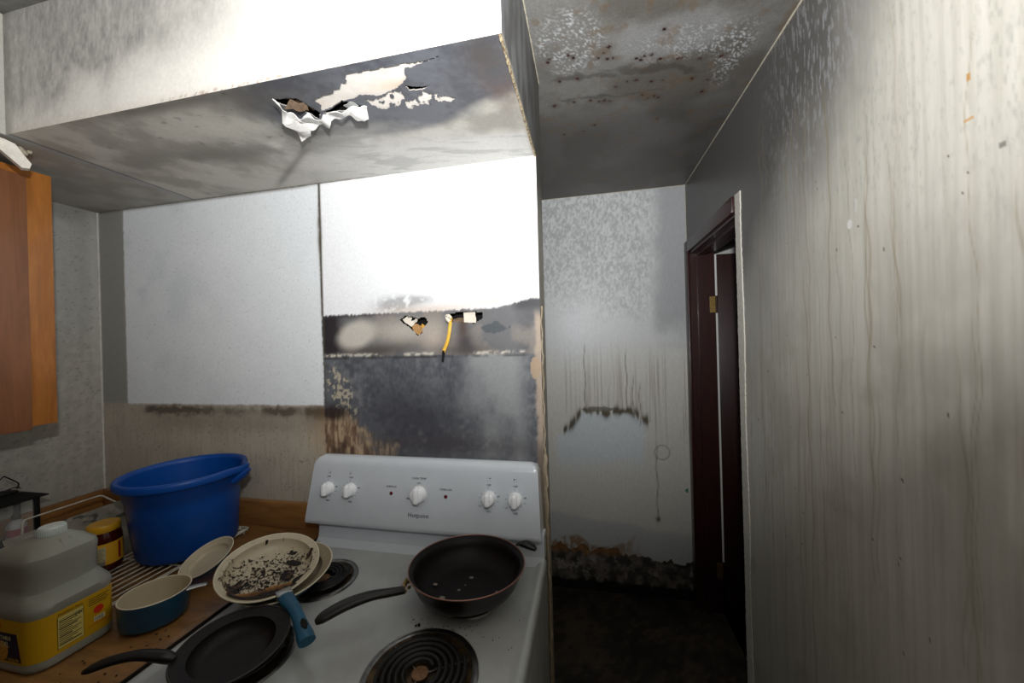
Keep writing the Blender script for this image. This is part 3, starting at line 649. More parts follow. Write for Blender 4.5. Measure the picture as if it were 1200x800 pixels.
pbox('door_casing', (XR-.016, PY0+.000, PZ-.006), (XR-.0005, PY1+.004, PZ+.058), M_door, dr, .003)
pbox('bright_gap_strip', (XJ+.0005, PY1+.002, .25), (XJ+.0105, PY1+.006, PZ-.03), mat('bright_gap_white', (236, 236, 232), rough=.5), dr)  # added white strip, stands in for the light showing in the hinge gap
lf = pbox('door_leaf', (XJ+.012, PY1+.008, .01), (XJ+.75, PY1+.043, PZ-.03), wood('door_leaf_paint', (58, 24, 22), (38, 16, 15), 10, (6, 6, .5), .45, .15), dr, .002)
M_brass = mat('tarnished_brass', (170, 140, 84), rough=.45, metal=.8, grain=.3)
for zz in (1.73, .24):
    pbox('hinge', (XJ-.030, PY1-.002, zz-.045), (XJ-.001, PY1+.0005, zz+.045), M_brass, dr)
    hk = sweep('hinge_knuckle', [(XJ+.005, PY1-.001, zz-.048), (XJ+.005, PY1-.001, zz+.048)], .006, mat('dark_hinge', (60, 50, 40), metal=.6, rough=.5), dr, n=12)
# room beyond, seen through the hinge gap: its white wall
bw = pd('wall_beyond', [(XJ, PY1+.10, 0), (XJ+1.6, PY1+.10, 0), (XJ+1.6, PY1+.10, ZC), (XJ, PY1+.10, ZC), (XJ+1.6, .9, 0), (XJ+1.6, .9, ZC), (XJ, .9, 0), (XJ, .9, ZC)], [(0, 1, 2, 3), (1, 4, 5, 2), (4, 6, 7, 5), (3, 2, 5, 7), (0, 6, 4, 1)], mat('other_room_paint', (214, 214, 210), rough=.6, grain=.05)); bw['kind'] = 'structure'
pd('wall_right_back', [(XJ, PY1+.02, 0), (XJ, 2.5, 0), (XJ, 2.5, ZC), (XJ, PY1+.02, ZC), (XJ, .9, PZ), (XJ, PY1+.02, PZ), (XJ, PY1+.02, ZC), (XJ, .9, ZC), (XJ, .9, 0), (XJ, PY0-.02, 0), (XJ, PY0-.02, ZC), (XJ, .9, ZC)], [(0, 1, 2, 3), (4, 5, 6, 7), (8, 9, 10, 11)], M_plain)['kind'] = 'structure'
# pale raw strip where the near casing has gone
def rawstrip():
    P = []; F = []; n = 260; r = random.Random(4)
    for k in range(n):
        z = .0+(PZ+.06)*k/(n-1); a = PY0+.001-(.004*r.random()); b = PY0-.050+.004*r.random()-.004*math.sin(z*9)
        P += [(XR-.0045, a, z), (XR-.0035, b, z), (XR, b-.001, z)]
        if k: i = 3*k; F += [(i-3, i, i+1, i-2), (i-2, i+1, i+2, i-1)]
    o = pd('trim_9', P, F, mat('raw_plaster_edge', (228, 224, 212), rough=.7, grain=.12, gscale=60))
    struct(o, 'pale ragged plaster strip where the near door casing is missing')
rawstrip()

# ------------------------------------------------------------------ counters and left cabinet
M_ctr = wood('worn_wood_counter', (150, 108, 60), (100, 68, 36), 5, (1, 5, 1), .35, .3)
M_bs = wood('wood_backsplash', (156, 110, 60), (120, 80, 42), 6, (1, 1, 8), .4, .2)
M_cab = wood('orange_wood_stile', (172, 108, 44), (138, 82, 30), 7, (5, 5, .6), .4, .2)
M_cab2 = wood('brown_wood_door', (138, 88, 56), (112, 70, 42), 5, (6, 6, .5), .42, .15)
ct = thing('countertop', 'worn wood-look worktop in the corner, left of the white stove', 'countertop', (-1.4, .8, .877))
def cbox(n, a, b, m, p, bev=.002): return box(n, a[0]-p.location.x, b[0]-p.location.x, a[1]-p.location.y, b[1]-p.location.y, a[2]-p.location.z, b[2]-p.location.z, m, p, bev)
cbox('worktop', (XL+.001, .475, .877), (-.902, YD-.001, .915), M_ctr, ct)
cbox('worktop', (XL+.001, -.9, .877), (-1.33, .474, .915), M_ctr, ct)
cbox('backsplash', (XL+.02, YD-.02, .915), (-.902, YD-.001, 1.003), M_bs, ct)
cbox('backsplash', (XL+.001, -.9, .915), (XL+.019, YD-.001, 1.0), M_bs, ct)
cbox('edge_strip', (-.9015, .475, .880), (-.8985, YD-.03, .9165), mat('dark_edge_strip', (40, 32, 26), rough=.6), ct, 0)
cr_ = pd('crumbs', [], [], mat('dark_crumbs', (24, 20, 18), rough=.9), ct)
def crumbs(o, spots, org):
    bm = bmesh.new()
    for (x, y, z, s) in spots:
        r = bmesh.ops.create_icosphere(bm, subdivisions=1, radius=s)
        for v_ in r['verts']: v_.co = Vector((v_.co.x*rnd.uniform(.6, 1.5), v_.co.y*rnd.uniform(.6, 1.4), v_.co.z*.5))+Vector((x, y, z+s*.4))-Vector(org)
    bm.to_mesh(o.data); bm.free()
crumbs(cr_, [(rnd.uniform(-1.05, -.92), rnd.uniform(.49, .72), .915, rnd.uniform(.0012, .003)) for _ in range(26)], ct.location); cr_['kind'] = 'stuff'
bc = thing('base_cabinet', 'wooden base cabinet under the corner worktop, left of the stove', 'cabinet', (-1.4, .8, 0))
cbox('body', (XL+.002, .52, 0), (-.905, YD-.002, .876), M_cab2, bc, 0)
cbox('door', (-1.30, .50, .12), (-.92, .519, .84), M_cab, bc)
bc2 = thing('base_cabinet', 'wooden base cabinet along the left wall beside the camera', 'cabinet', (-1.65, -.2, 0))
cbox('body', (XL+.002, -.88, 0), (-1.36, .518, .876), M_cab2, bc2, 0)
for k in range(3): cbox('door', (-1.359, -.86+.44*k, .12), (-1.34, -.44+.44*k, .84), M_cab, bc2)
uc = thing('wall_cabinet', 'orange-brown wooden wall cabinet hung under the soffit on the left wall', 'cabinet', (-1.8, .4, 1.34))
cbox('body', (XL+.001, -.5, 1.345), (-1.64, .815, 2.10), M_cab2, uc, 0)
cbox('face_frame', (-1.64, .715, 1.340), (-1.621, .818, 2.106), M_cab, uc)
cbox('face_frame', (-1.64, -.5, 1.340), (-1.621, .714, 1.375), M_cab, uc)
cbox('face_frame', (-1.64, -.5, 2.06), (-1.621, .714, 2.10), M_cab, uc)
cbox('door', (-1.6205, .36, 1.332), (-1.602, .758, 2.080), M_cab2, uc, .004)
cbox('door', (-1.6205, -.06, 1.332), (-1.602, .355, 2.080), M_cab2, uc, .004)
# broken white piece hanging above the cabinet
pc_ = thing('plaster_chunk', 'broken white plaster board piece hanging above the orange cabinet door', 'debris', (-1.49, .69, 2.095))
bm = bmesh.new()
out = [(.58, 2.123), (.672, 2.120), (.690, 2.116), (.700, 2.100), (.718, 2.076), (.714, 2.062), (.700, 2.058), (.660, 2.092), (.58, 2.108)]
va = [bm.verts.new(Vector((-1.500, y, z))-pc_.location) for y, z in out]
vb = [bm.verts.new(Vector((-1.476, y-.010, z-.001))-pc_.location) for y, z in out]
bm.faces.new(va); bm.faces.new(vb[::-1])
for i in range(len(out)): j = (i+1) % len(out); bm.faces.new((va[j], va[i], vb[i], vb[j]))
bmesh.ops.recalc_face_normals(bm, faces=bm.faces)
bmo('board_piece', bm, mat('chalky_white', (222, 216, 204), rough=.8, grain=.15), pc_)
bm = bmesh.new()
for k in range(7):
    r = bmesh.ops.create_icosphere(bm, subdivisions=2, radius=rnd.uniform(.005, .010)); c0 = Vector((rnd.uniform(-.02, .0), rnd.uniform(-.005, .025), rnd.uniform(.006, .018)))
    for v_ in r['verts']: v_.co = v_.co*rnd.uniform(.85, 1.15)+c0
bmo('crumbled_core', bm, mat('crumbled_gypsum', (170, 160, 140), rough=.9, grain=.3, gscale=150), pc_)

# ------------------------------------------------------------------ stove
M_en = mat('white_enamel', (202, 208, 214), rough=.22, coat=.4, grain=.03, gscale=14)
M_en2 = mat('grimy_enamel_top', (172, 175, 174), rough=.24, coat=.3, grain=.10, gscale=9)
M_blk = mat('burner_black', (26, 25, 24), rough=.5, metal=.3, grain=.2)
M_bowl = mat('burnt_drip_bowl', (44, 38, 32), rough=.35, metal=.7, grain=.5, gscale=40, col2=(92, 74, 50))
M_chr = mat('dull_chrome', (150, 150, 148), rough=.28, metal=1., grain=.3, gscale=60)
SX = -.513; SO = Vector((SX, .80, 0))
st = thing('electric_stove', 'white electric coil-top stove with slanted knob panel', 'stove', tuple(SO))
def sb(n, a, b, m, bev=.003, p=None): 
    o = box(n, a[0]-SO.x, b[0]-SO.x, a[1]-SO.y, b[1]-SO.y, a[2], b[2], m, p or st, bev); return o
sb('body', (-.889, .49, .02), (-.137, 1.09, .872), mat('side_enamel', (150, 150, 146), rough=.3, grain=.3, gscale=30, gstretch=(1, 1, .2)), .003)
sb('oven_door', (-.885, .462, .20), (-.141, .489, .80), M_en, .008)
sb('drawer', (-.885, .464, .04), (-.141, .489, .19), M_en, .006)
oh = sweep('oven_handle', smoothpath([(-.83-SO.x, .462-SO.y, .755), (-.81-SO.x, .425-SO.y, .755), (-.22-SO.x, .425-SO.y, .755), (-.20-SO.x, .462-SO.y, .755)], 5), .009, M_en, st)
# cooktop: pan with a rolled raised rim
def cooktop():
    bm = bmesh.new(); x0, x1, y0, y1 = -.893-SO.x, -.133-SO.x, .462-SO.y, 1.055-SO.y
    prof = [(0, .874), (0, .904), (.0015, .911), (.006, .9165), (.012, .918), (.018, .9165), (.026, .9135), (.034, .913)]
    rings = []
    for d, z in prof:
        r = []; rad = max(.002, .022-d*.5); cs = [(x0+d, y0+d, PI), (x1-d, y0+d, 1.5*PI), (x1-d, y1, 0), (x0+d, y1, .5*PI)]
        for ci, (cx, cy, a0) in enumerate(cs):
            if ci < 2:
                ccx = cx+(rad if ci == 0 else -rad); ccy = cy+rad
                for k in range(7):
                    a = a0+.5*PI*k/6; r.append(bm.verts.new((ccx+rad*math.cos(a), ccy+rad*math.sin(a), z)))
            else: r.append(bm.verts.new((cx, cy, z)))
        rings.append(r)
    for a, b in zip(rings[:-1], rings[1:]):
        for i in range(len(a)): j = (i+1) % len(a); bm.faces.new((a[i], a[j], b[j], b[i]))
    bm.faces.new(rings[-1]); bmesh.ops.recalc_face_normals(bm, faces=bm.faces)
    bmo('cooktop', bm, M_en2, st, auto=40)
cooktop()
# riser and slanted control panel extruded from their side profile
def extrude_prof(name, prof, xa, xb, m, r=.0, steps=1, taper=0, topz=1.19):
    """profile in (y,z); ends rounded at the top corners by shrinking the profile towards its base"""
    bm = bmesh.new(); secs = []
    N_ = 9
    xs = []
    for k in range(N_): a = .5*PI*k/(N_-1); xs.append((xa+r*(1-math.sin(a)), r*(1-math.cos(a)) if r else 0))
    xs = sorted(set(xs)); xs2 = [(xb-(x-xa), d) for x, d in xs][::-1]
    allx = xs+xs2
    for x, d in allx:
        row = []
        for y, z in prof:
            zz = min(z, topz-d) if r else z
            tp = taper*max(0, (zz-.99)/.2); xx = x+(tp if x < (xa+xb)/2 else -tp*.3)
            row.append(bm.verts.new((xx-SO.x, y-SO.y, zz)))
        secs.append(row)
    for a, b in zip(secs[:-1], secs[1:]):
        for i in range(len(prof)): j = (i+1) % len(prof); bm.faces.new((a[i], a[j], b[j], b[i]))
    bm.faces.new(secs[0]); bm.faces.new(secs[-1][::-1]); bmesh.ops.recalc_face_normals(bm, faces=bm.faces)
    return bmo(name, bm, m, st, auto=35)
extrude_prof('riser', [(1.010, .9125), (1.030, .915), (1.042, .925), (1.046, .945), (1.047, .985), (1.09, .985), (1.09, .9125)], -.888, -.138, M_en)
FB, FT = Vector((0, 1.018, .995)), Vector((0, 1.040, 1.168))   # slanted face
prof = [(1.030, .977), (1.021, .980), (1.0175, .987), (FB.y, .995), (FT.y, FT.z), (1.043, 1.180), (1.050, 1.189), (1.062, 1.194), (1.074, 1.193), (1.086, 1.184), (1.090, 1.17), (1.090, .977)]
def fill(p, k=6):
    out = []
    for i in range(len(p)):
        a = p[i]; b = p[(i+1) % len(p)]; n = k if math.hypot(a[0]-b[0], a[1]-b[1]) > .05 else 1
        for j in range(n): out.append((a[0]+(b[0]-a[0])*j/n, a[1]+(b[1]-a[1])*j/n))
    return out
extrude_prof('control_panel', fill(prof, 12), -.917, -.143, M_en, r=.028, taper=.026, topz=1.194)
fn = Vector((0, -(FT.z-FB.z), FT.y-FB.y)).normalized(); fu = Vector((0, FT.y-FB.y, FT.z-FB.z)).normalized()
def face_pt(x, z, d=0):
    t = (z-FB.z)/(FT.z-FB.z); return Vector((x-SO.x, FB.y+(FT.y-FB.y)*t-SO.y, z))+fn*d
def face_m(x, z, d=0): return basis(face_pt(x, z, d), (1, 0, 0), fu)
M_knob = mat('knob_white', (240, 242, 244), rough=.25, coat=.3)
M_ink = mat('grey_print', (60, 66, 72), rough=.6)
def knob(x, z, R, big=False):
    mw = face_m(x, z, 0)
    v, f = lathe_vf([(R*1.0, 0), (R*1.0, .004), (R*.93, .008), (R*.86, .014), (R*.80, .018), (R*.6, .0205), (.0001, .021)], 40)
    k = pd('knob', [tuple(mw @ Vector(p)) for p in v], f, M_knob, st, auto=40); fixn(k)
    bm = bmesh.new(); abox(bm, -.0085, .0085, -R*1.0, R*1.0, .012, .031, .007, 3)
    for vv in bm.verts:
        if vv.co.z > .02: vv.co.y *= .86
    bm.transform(mw); bmo('grip', bm, M_knob, k, auto=40)
    # tick marks round the dial
    bm = bmesh.new()
    nt = 40 if big else 13
    for i in range(nt):
        a = 2*PI*i/nt+.2; r0 = R*1.16; r1 = R*1.16+(.0035 if big or i % 3 else .006); s = .0005
        m2 = Matrix.Rotation(a, 4, 'Z'); vs = [bm.verts.new(mw @ (m2 @ Vector(p))) for p in ((r0, -s, .0004), (r1, -s, .0004), (r1, s, .0004), (r0, s, .0004))]
        bm.faces.new(vs)
    t = bmo('dial_ticks', bm, M_ink, st); t['kind'] = 'stuff'
for i, x in enumerate((-.836, -.755, -.296, -.216)):
    knob(x, 1.093, .0215)
    fix_text('dial_print', 'OFF', .008, M_ink, st, face_m(x, 1.093+.037, .0004))
    fix_text('dial_print', 'LO', .007, M_ink, st, face_m(x-.027, 1.07, .0004)); fix_text('dial_print', 'HI', .007, M_ink, st, face_m(x+.029, 1.10, .0004))
    fix_text('dial_print', 'MED', .007, M_ink, st, face_m(x, 1.056, .0004))
    # small burner diagram: four dots, one filled
    bm = bmesh.new()
    for q in range(4):
        dx, dz = (q % 2-.5)*.007, (q//2-.5)*.007; rr_ = .0022 if q == (1, 0, 3, 2)[i] else .0009
        r = bmesh.ops.create_circle(bm, cap_ends=True, radius=rr_, segments=10); bmesh.ops.transform(bm, matrix=face_m(x+dx, 1.146+dz, .0005), verts=r['verts'])
    d_ = bmo('dial_symbol', bm, M_ink, st)
knob(-.519, 1.092, .0265, True)
v, f = lathe_vf([(.0275, .0006), (.0275, .0015), (.036, .0015), (.036, .0002)], 48); mw = face_m(-.519, 1.092)
o = pd('oven_dial_ring', [tuple(mw @ Vector(p)) for p in v], f, mat('dial_ring', (196, 200, 204), rough=.4), st, auto=40); fixn(o)
fix_text('dial_print', 'BROIL', .008, M_ink, st, face_m(-.548, 1.078, .0018)); fix_text('dial_print', 'OVEN TEMP', .009, M_ink, st, face_m(-.519, 1.138, .0004)); fix_text('dial_print', 'OFF', .007, M_ink, st, face_m(-.519, 1.1245, .0018))
for x, s in ((-.612, 'SURFACE'), (-.431, 'OVEN ON')):
    fix_text('dial_print', s, .0085, M_ink, st, face_m(x, 1.110, .0004))
    v, f = lathe_vf([(.0055, 0), (.0055, .001), (.0042, .0016), (.0001, .003)], 20); mw = face_m(x, 1.090)
    o = pd('indicator_light', [tuple(mw @ Vector(p)) for p in v], f, mat('indicator_red', (96, 14, 20), rough=.2), st, auto=40); fixn(o)
fix_text('brand_lettering', 'Hotpoint', .0185, M_ink, st, face_m(-.519, 1.030, .0004), .0004)
# burners
def burner(cx, cy, R, turns):
    b = pd('burner', *lathe_vf([(R+.016, .9135), (R+.014, .9175), (R+.009, .9185), (R+.003, .9165)], 64, (cx-SO.x, cy-SO.y, 0)), M_chr, st, auto=40); fixn(b)
    bl = lathe('drip_bowl', [(R+.003, .9165), (R-.005, .9145), (R*.6, .9138), (.03, .9142), (.0001, .9145)], M_bowl, b, 48, (cx-SO.x, cy-SO.y, 0))
    P = []; n = int(turns*40)
    for i in range(n+1):
        t = i/n; a = 2*PI*turns*t+.6; r = .026+(R-.010-.026)*t; P.append((cx-SO.x+r*math.cos(a), cy-SO.y+r*math.sin(a), .9225))
    sweep('coil', P, .0046, M_blk, b, rh=.0036, n=8)
    for k in range(3):
        a = 2*PI*k/3+.5; sweep('coil_support', [(cx-SO.x+.012*math.cos(a), cy-SO.y+.012*math.sin(a), .9168), (cx-SO.x+(R-.004)*math.cos(a), cy-SO.y+(R-.004)*math.sin(a), .9168)], .0018, M_chr, b, n=6)
    lathe('burner_cap', [(.016, .9165), (.016, .9195), (.012, .9205), (.0001, .9205)], mat('rusty_cap', (120, 88, 60), rough=.5, metal=.5, grain=.5, gscale=150), b, 24, (cx-SO.x, cy-SO.y, 0))
    return b
burner(-.333, .645, .098, 5); burner(-.728, .868, .074, 4); burner(-.31, .880, .074, 4); burner(-.715, .62, .080, 4)
cr2 = pd('crumbs', [], [], mat('burnt_crumbs', (30, 22, 18), rough=.9), st)
crumbs(cr2, [(-.392+rnd.uniform(-.01, .01), .755+rnd.uniform(-.01, .01), .9135, .003) for _ in range(3)]+[(rnd.uniform(-.42, -.2), rnd.uniform(.73, .79), .9135, rnd.uniform(.0006, .0016)) for _ in range(40)]+[(rnd.uniform(-.2, -.16), rnd.uniform(.6, .9), .9135, rnd.uniform(.0006, .0014)) for _ in range(14)], SO); cr2['kind'] = 'stuff'

# ------------------------------------------------------------------ pans
def vessel(name, label, cat, c, tilt, r, rb, h, mo, mi, mr, th=.003, group=None, inner=True, corner=.012, rimr=.0022):
    """origin at the rim centre, tilted so that the rim's normal is (tx,ty,1)"""
    n = Vector((tilt[0], tilt[1], 1)).normalized(); rot = Vector((0, 0, 1)).rotation_difference(n).to_euler()
    t = thing(name, label, cat, c, rot, group)
    def pr(off):
        p = [(.0001, -h+off)]; rbb = rb-off*.6; rr = r-off
        p += [(rbb-corner, -h+off)]
        for k in range(1, 7): a = .5*PI*k/6; p.append((rbb-corner+corner*math.sin(a)+(0), -h+off+corner*(1-math.cos(a))))
        z1 = -h+off+corner; r1 = rbb
        for k in range(1, 6): q = k/5; p.append((r1+(rr-r1)*q**.9, z1+(0-z1)*q))
        return p
    lathe('body', pr(0), mo, t, 72)
    lathe('interior', pr(th), mi, t, 72)
    P = [((r-th/2)*math.cos(2*PI*k/72), (r-th/2)*math.sin(2*PI*k/72), 0) for k in range(72)]
    sweep('rim', P, rimr, mr, t, n=8, closed=True)
    return t, pr(th)
def L(t, p): return t.matrix_basis.inverted() @ Vector(p)
M_tealo = mat('teal_enamel', (22, 78, 108), rough=.3, coat=.3)
M_cream = mat('cream_ceramic', (190, 178, 152), rough=.35, coat=.2, grain=.06, gscale=25)
M_crim = mat('cream_rim', (214, 204, 180), rough=.35)
M_steel = mat('brushed_steel', (170, 172, 172), rough=.3, metal=.9)
# deep sauté pan on rear right burner
M_brown = mat('dark_brown_nonstick', (27, 16, 14), rough=.36, coat=.1, grain=.2)
M_int = mat('greasy_black_interior', (15, 10, 9), rough=.5, spec=.25)
sp, _ = vessel('saute_pan', 'deep dark brown pan with long black handle on the rear right burner', 'pan', (-.3101, .8682, 1.0), (0, .045),   .1455, .134, .067, M_brown, M_int, mat('copper_rim', (150, 110, 96), rough=.3, metal=.6), rimr=.0016, corner=.056)
hp = smoothpath([L(sp, p) for p in ((-.445, .775, .994), (-.436, .760, 1.000), (-.425, .742, 1.003))], 3)
sweep('handle_bracket', [L(sp, (-.440, .795, .985)), L(sp, (-.430, .765, .996)), L(sp, (-.415, .742, 1.0))], [.004, .0055, .0055], M_brass, sp, rh=[.010, .004, .004], n=10)
P = smoothpath([L(sp, p) for p in ((-.418, .744, 1.003), (-.44, .722, 1.010), (-.475, .700, 1.013), (-.512, .672, 1.010), (-.540, .645, 1.003), (-.552, .632, .998))], 5)
sweep('handle', P, interp([.0105, .011, .0125, .015, .017, .017, .015, .007], len(P)), mat('black_phenolic', (22, 20, 19), rough=.4, grain=.15), sp, rh=interp([.0075, .008, .008, .009, .009, .008, .004], len(P)), n=16)
for q in ((-.435, .80, .970), (-.443, .810, .975)):
    bm = bmesh.new(); bmesh.ops.create_uvsphere(bm, u_segments=12, v_segments=8, radius=.0045); bmesh.ops.translate(bm, verts=bm.verts, vec=L(sp, q)); bmo('rivet', bm, M_brass, sp, smooth=True)
P = [L(sp, p) for p in ((-.205, .972, .995), (-.190, .985, .998), (-.178, .985, .996))]
sweep('helper_bracket', P, .004, M_blk, sp, n=8)
P = smoothpath([L(sp, p) for p in ((-.196, .982, .994), (-.182, .978, .998), (-.165, .972, .997), (-.150, .964, .992))], 4)
sweep('helper_handle', P, interp([.008, .014, .016, .012, .005], len(P)), mat('black_knob_plastic', (14, 13, 13), rough=.35), sp, rh=interp([.005, .008, .009, .008, .004], len(P)), n=14)
bm = bmesh.new()
for (x, y, s) in ((-.05, -.045, .0065), (-.085, -.005, .005), (-.02, -.01, .0035), (-.005, .045, .005), (.075, .0, .003), (-.01, .012, .002), (.0, -.085, .005)):
    r = bmesh.ops.create_icosphere(bm, subdivisions=2, radius=s)
    for v_ in r['verts']: v_.co = Vector((v_.co.x*1.3+x, v_.co.y+y, v_.co.z*.35-.0632+(.004 if math.hypot(x, y) > .075 else 0)))
o = bmo('grease_spots', bm, mat('congealed_grease', (120, 108, 102), rough=.3, alpha=1), sp, smooth=True); o['kind'] = 'stuff'
# black skillet
M_iron = mat('worn_black_nonstick', (22, 19, 18), rough=.5, spec=.3, grain=.35, gscale=90, bump=.15)
sk, _ = vessel('skillet', 'small shallow black skillet on the front left burner, its handle over the worktop', 'pan', (-.713, .597, .963), (.0415, -.0392), .0985, .074, .031, mat('black_skillet_outside', (16, 15, 15), rough=.45), M_iron, mat('black_rim', (44, 38, 36), rough=.4), rimr=.0018, corner=.024)
lathe('base_ring', [(.058, -.0275), (.060, -.0268), (.062, -.0275)], M_iron, sk, 64)
P = smoothpath([L(sk, p) for p in ((-.788, .543, .964), (-.805, .537, .973), (-.845, .525, .980), (-.880, .508, .980), (-.903, .494, .976), (-.918, .486, .971))], 5)
sweep('handle', P, interp([.007, .011, .012, .0105, .010, .011, .010, .004], len(P)), mat('black_bakelite', (17, 16, 16), rough=.38), sk, rh=interp([.008, .010, .008, .007, .007, .006, .003], len(P)), n=16)
# teal pan underneath and burnt cream pan on it
up, _ = vessel('frying_pan', 'teal frying pan with clean cream interior lying under the burnt cream pan', 'pan', (-.783, .799, .975), (.008, -.137), .110, .086, .035, M_tealo, mat('stained_cream', (160, 146, 120), rough=.4, grain=.15), M_crim, corner=.02, rimr=.0018)
bp, prof_in = vessel('frying_pan', 'teal frying pan with burnt food crust on its cream interior', 'pan', (-.811, .780, 1.001), (.2089, -.1397), .1125, .098, .034, M_tealo, M_cream, M_crim, corner=.027, rimr=.0019)
hpts = [(-.727, .735, .974), (-.706, .716, .979)]
bm = bmesh.new()
Hd = (Vector((-.640, .676, .972))-Vector((-.716, .726, .978))).normalized(); Hs = Hd.cross(Vector((0, 0, 1))).normalized(); Hu = Hs.cross(Hd)
def hb(bm, c, l, w_, h_, bev):
    s = bmesh.new(); abox(s, -l/2, l/2, -w_/2, w_/2, -h_/2, h_/2, bev, 2)
    Mx = Matrix.Identity(4)
    for i in range(3): Mx[i][0] = Hd[i]; Mx[i][1] = Hs[i]; Mx[i][2] = Hu[i]; Mx[i][3] = c[i]
    s.transform(bp.matrix_basis.inverted() @ Mx); return s
bmo('handle_ferrule', hb(None, Vector((-.718, .727, .972)), .024, .034, .013, .003), M_steel, bp, auto=40)
P = smoothpath([L(bp, p) for p in ((-.709, .721, .971), (-.690, .709, .972), (-.655, .690, .970), (-.622, .668, .964), (-.590, .646, .957), (-.575, .635, .954))], 6)
sweep('handle', P, interp([.015, .016, .0135, .012, .0135, .0165, .0165], len(P)), mat('teal_handle', (24, 84, 112), rough=.35, grain=.1), bp, rh=interp([.008, .010, .009, .009, .010, .012, .011], len(P)), n=18)
bm = bmesh.new(); hl = [L(bp, p) for p in ((-.612, .664, .9745), (-.588, .648, .969))]
P = [hl[0].lerp(hl[1], t) for t in (0, .3, .7, 1)]; sweep('hanging_hole', P, [.002, .006, .006, .002], M_dark, bp, rh=[.0006]*4, n=12)
# crust
def crust():
    n = 210; R = .106; bm_v = []; rr = np.linspace(-R, R, n); X, Y = np.meshgrid(rr, rr, indexing='ij'); D_ = np.hypot(X, Y)
    # pan-local axes: burnt band lies on the side nearest the camera (lower) and speckles toward centre
    ang = math.radians(-50); a = X*math.cos(ang)+Y*math.sin(ang); b = -X*math.sin(ang)+Y*math.cos(ang)   # a: toward low side
    n1 = fbm(X*60+9, Y*60+9, 3, 4); n2 = fbm(X*260+5, Y*260+5, 6, 3); n3 = fbm(X*28+4, Y*28+4, 8, 3)
    zone = gau(a, b, .004, -.006, .034, .055)
    m = (n2 > .70-.17*zone) & (zone > .10)
    m |= (n3 > .60) & (zone > .3) & (n2 > .40)
    m |= (fbm(X*110, Y*110, 17, 2) > .80) & (D_ < .098) & (a < .03)
    toast = (a > .046+(n1-.5)*.016) & (b > -.078) & (b < .060) & (D_ < .1035)
    chunks = (gau(a, b, .045, .068, .012, .014) > .5-.4*(n1-.5)) | (gau(a, b, -.019, .052, .007, .017, -.4) > .5-.4*(n1-.5)) | (gau(a, b, .026, -.071, .012, .012) > .45+1.2*(n2-.5)) | (gau(a, b, -.023, .088, .005, .008, .5) > .5) | (gau(a, b, .02, .040, .014, .010) > .4+1.2*(n2-.5)) | (gau(a, b, -.055, .05, .003, .008) > .5)
    m |= toast | chunks; m &= D_ < .1035
    pr_ = np.array(prof_in); o_ = np.argsort(pr_[:, 0]); base = np.interp(D_, pr_[o_, 0], pr_[o_, 1])
    Z = base+.0009+.0035*n1*(toast | chunks)+.0015*n2
    idx = -np.ones((n, n), int); V = []; F = []; col = []
    for i in range(n-1):
        for j in range(n-1):
            if m[i, j]:
                q = []
                for (ii, jj) in ((i, j), (i+1, j), (i+1, j+1), (i, j+1)):
                    if idx[ii, jj] < 0:
                        idx[ii, jj] = len(V); V.append((X[ii, jj], Y[ii, jj], Z[ii, jj]))
                        if toast[ii, jj] and not chunks[ii, jj]:
                            t = float(np.clip((a[ii, jj]-.050)/.018+(n1[ii, jj]-.5)*1.5+b[ii, jj]*6+.1, 0, 1)); cc = lin((150, 104, 50))*(1-t)+lin((30, 20, 16))*t
                        else: cc = lin((26, 20, 20)) if n1[ii, jj] > .42 else lin((74, 54, 40))
                        col.append(tuple(cc)+(1,))
                    q.append(int(idx[ii, jj]))
                F.append(tuple(q))
    o = pd('burnt_crust', V, F, mat('crust', None, rough=.7, attr=True, bump=.5, bscale=400), bp)
    at = o.data.attributes.new('Col', 'FLOAT_COLOR', 'POINT'); at.data.foreach_set('color', np.array(col, np.float32).reshape(-1)); o['kind'] = 'stuff'
crust()
# teal saucepan on the counter, small tilted pan behind it
M_tealp = mat('teal_enamel_dark', (20, 66, 92), rough=.3, coat=.3)
po, _ = vessel('saucepan', 'small teal saucepan with cream interior upright on the worktop beside the jug', 'pot', (-1.025, .672, .981), (.0, .04), .0655, .061, .061, M_tealp, M_cream, M_crim, corner=.008, rimr=.0016)
sweep('handle_bracket', [L(po, (-.970, .700, .974)), L(po, (-.955, .716, .973)), L(po, (-.942, .726, .972))], [.008, .007, .006], M_steel, po, rh=[.004, .004, .003], n=8)
s2_, _ = vessel('small_frying_pan', 'small teal pan with cream interior leaning tilted beside the blue tub', 'pan', (-1.057, .8154, .975), (-.1443, -.4284), .0660, .052, .022, M_tealo, M_cream, M_crim, corner=.01, rimr=.0015)

# ------------------------------------------------------------------ blue tub
M_blue = mat('blue_plastic', (4, 66, 142), rough=.38, grain=.05, gscale=20, bump=.05)
bk = thing('plastic_tub', 'large blue plastic bucket with pouring lip standing on the wire rack', 'bucket', (-1.262, .925, .9345))
def bmod(x, y, z, a):
    t = max(0, min(1, z/.24)); x += .012*t; y += -.018*t
    g_ = math.exp(-((math.atan2(math.sin(a-.35), math.cos(a-.35)))/.16)**2)*max(0, (z-.195)/.05)
    x += .026*g_*math.cos(.35); y += .026*g_*math.sin(.35)
    return x, y, z
pr_o = [(.0001, 0), (.118, 0), (.123, .005), (.124, .012), (.130, .09), (.1355, .16), (.138, .190), (.1405, .192), (.143, .226), (.146, .228), (.1575, .2265), (.1590, .230), (.1590, .243), (.1565, .2475), (.150, .2485), (.1455, .246), (.142, .236)]
lathe('body', pr_o, M_blue, bk, 96, mod=bmod, auto=60)
lathe('inner_wall', [(.1425, .238), (.138, .19), (.133, .16), (.127, .09), (.120, .008), (.0001, .004)], M_blue, bk, 96, mod=bmod, auto=60)
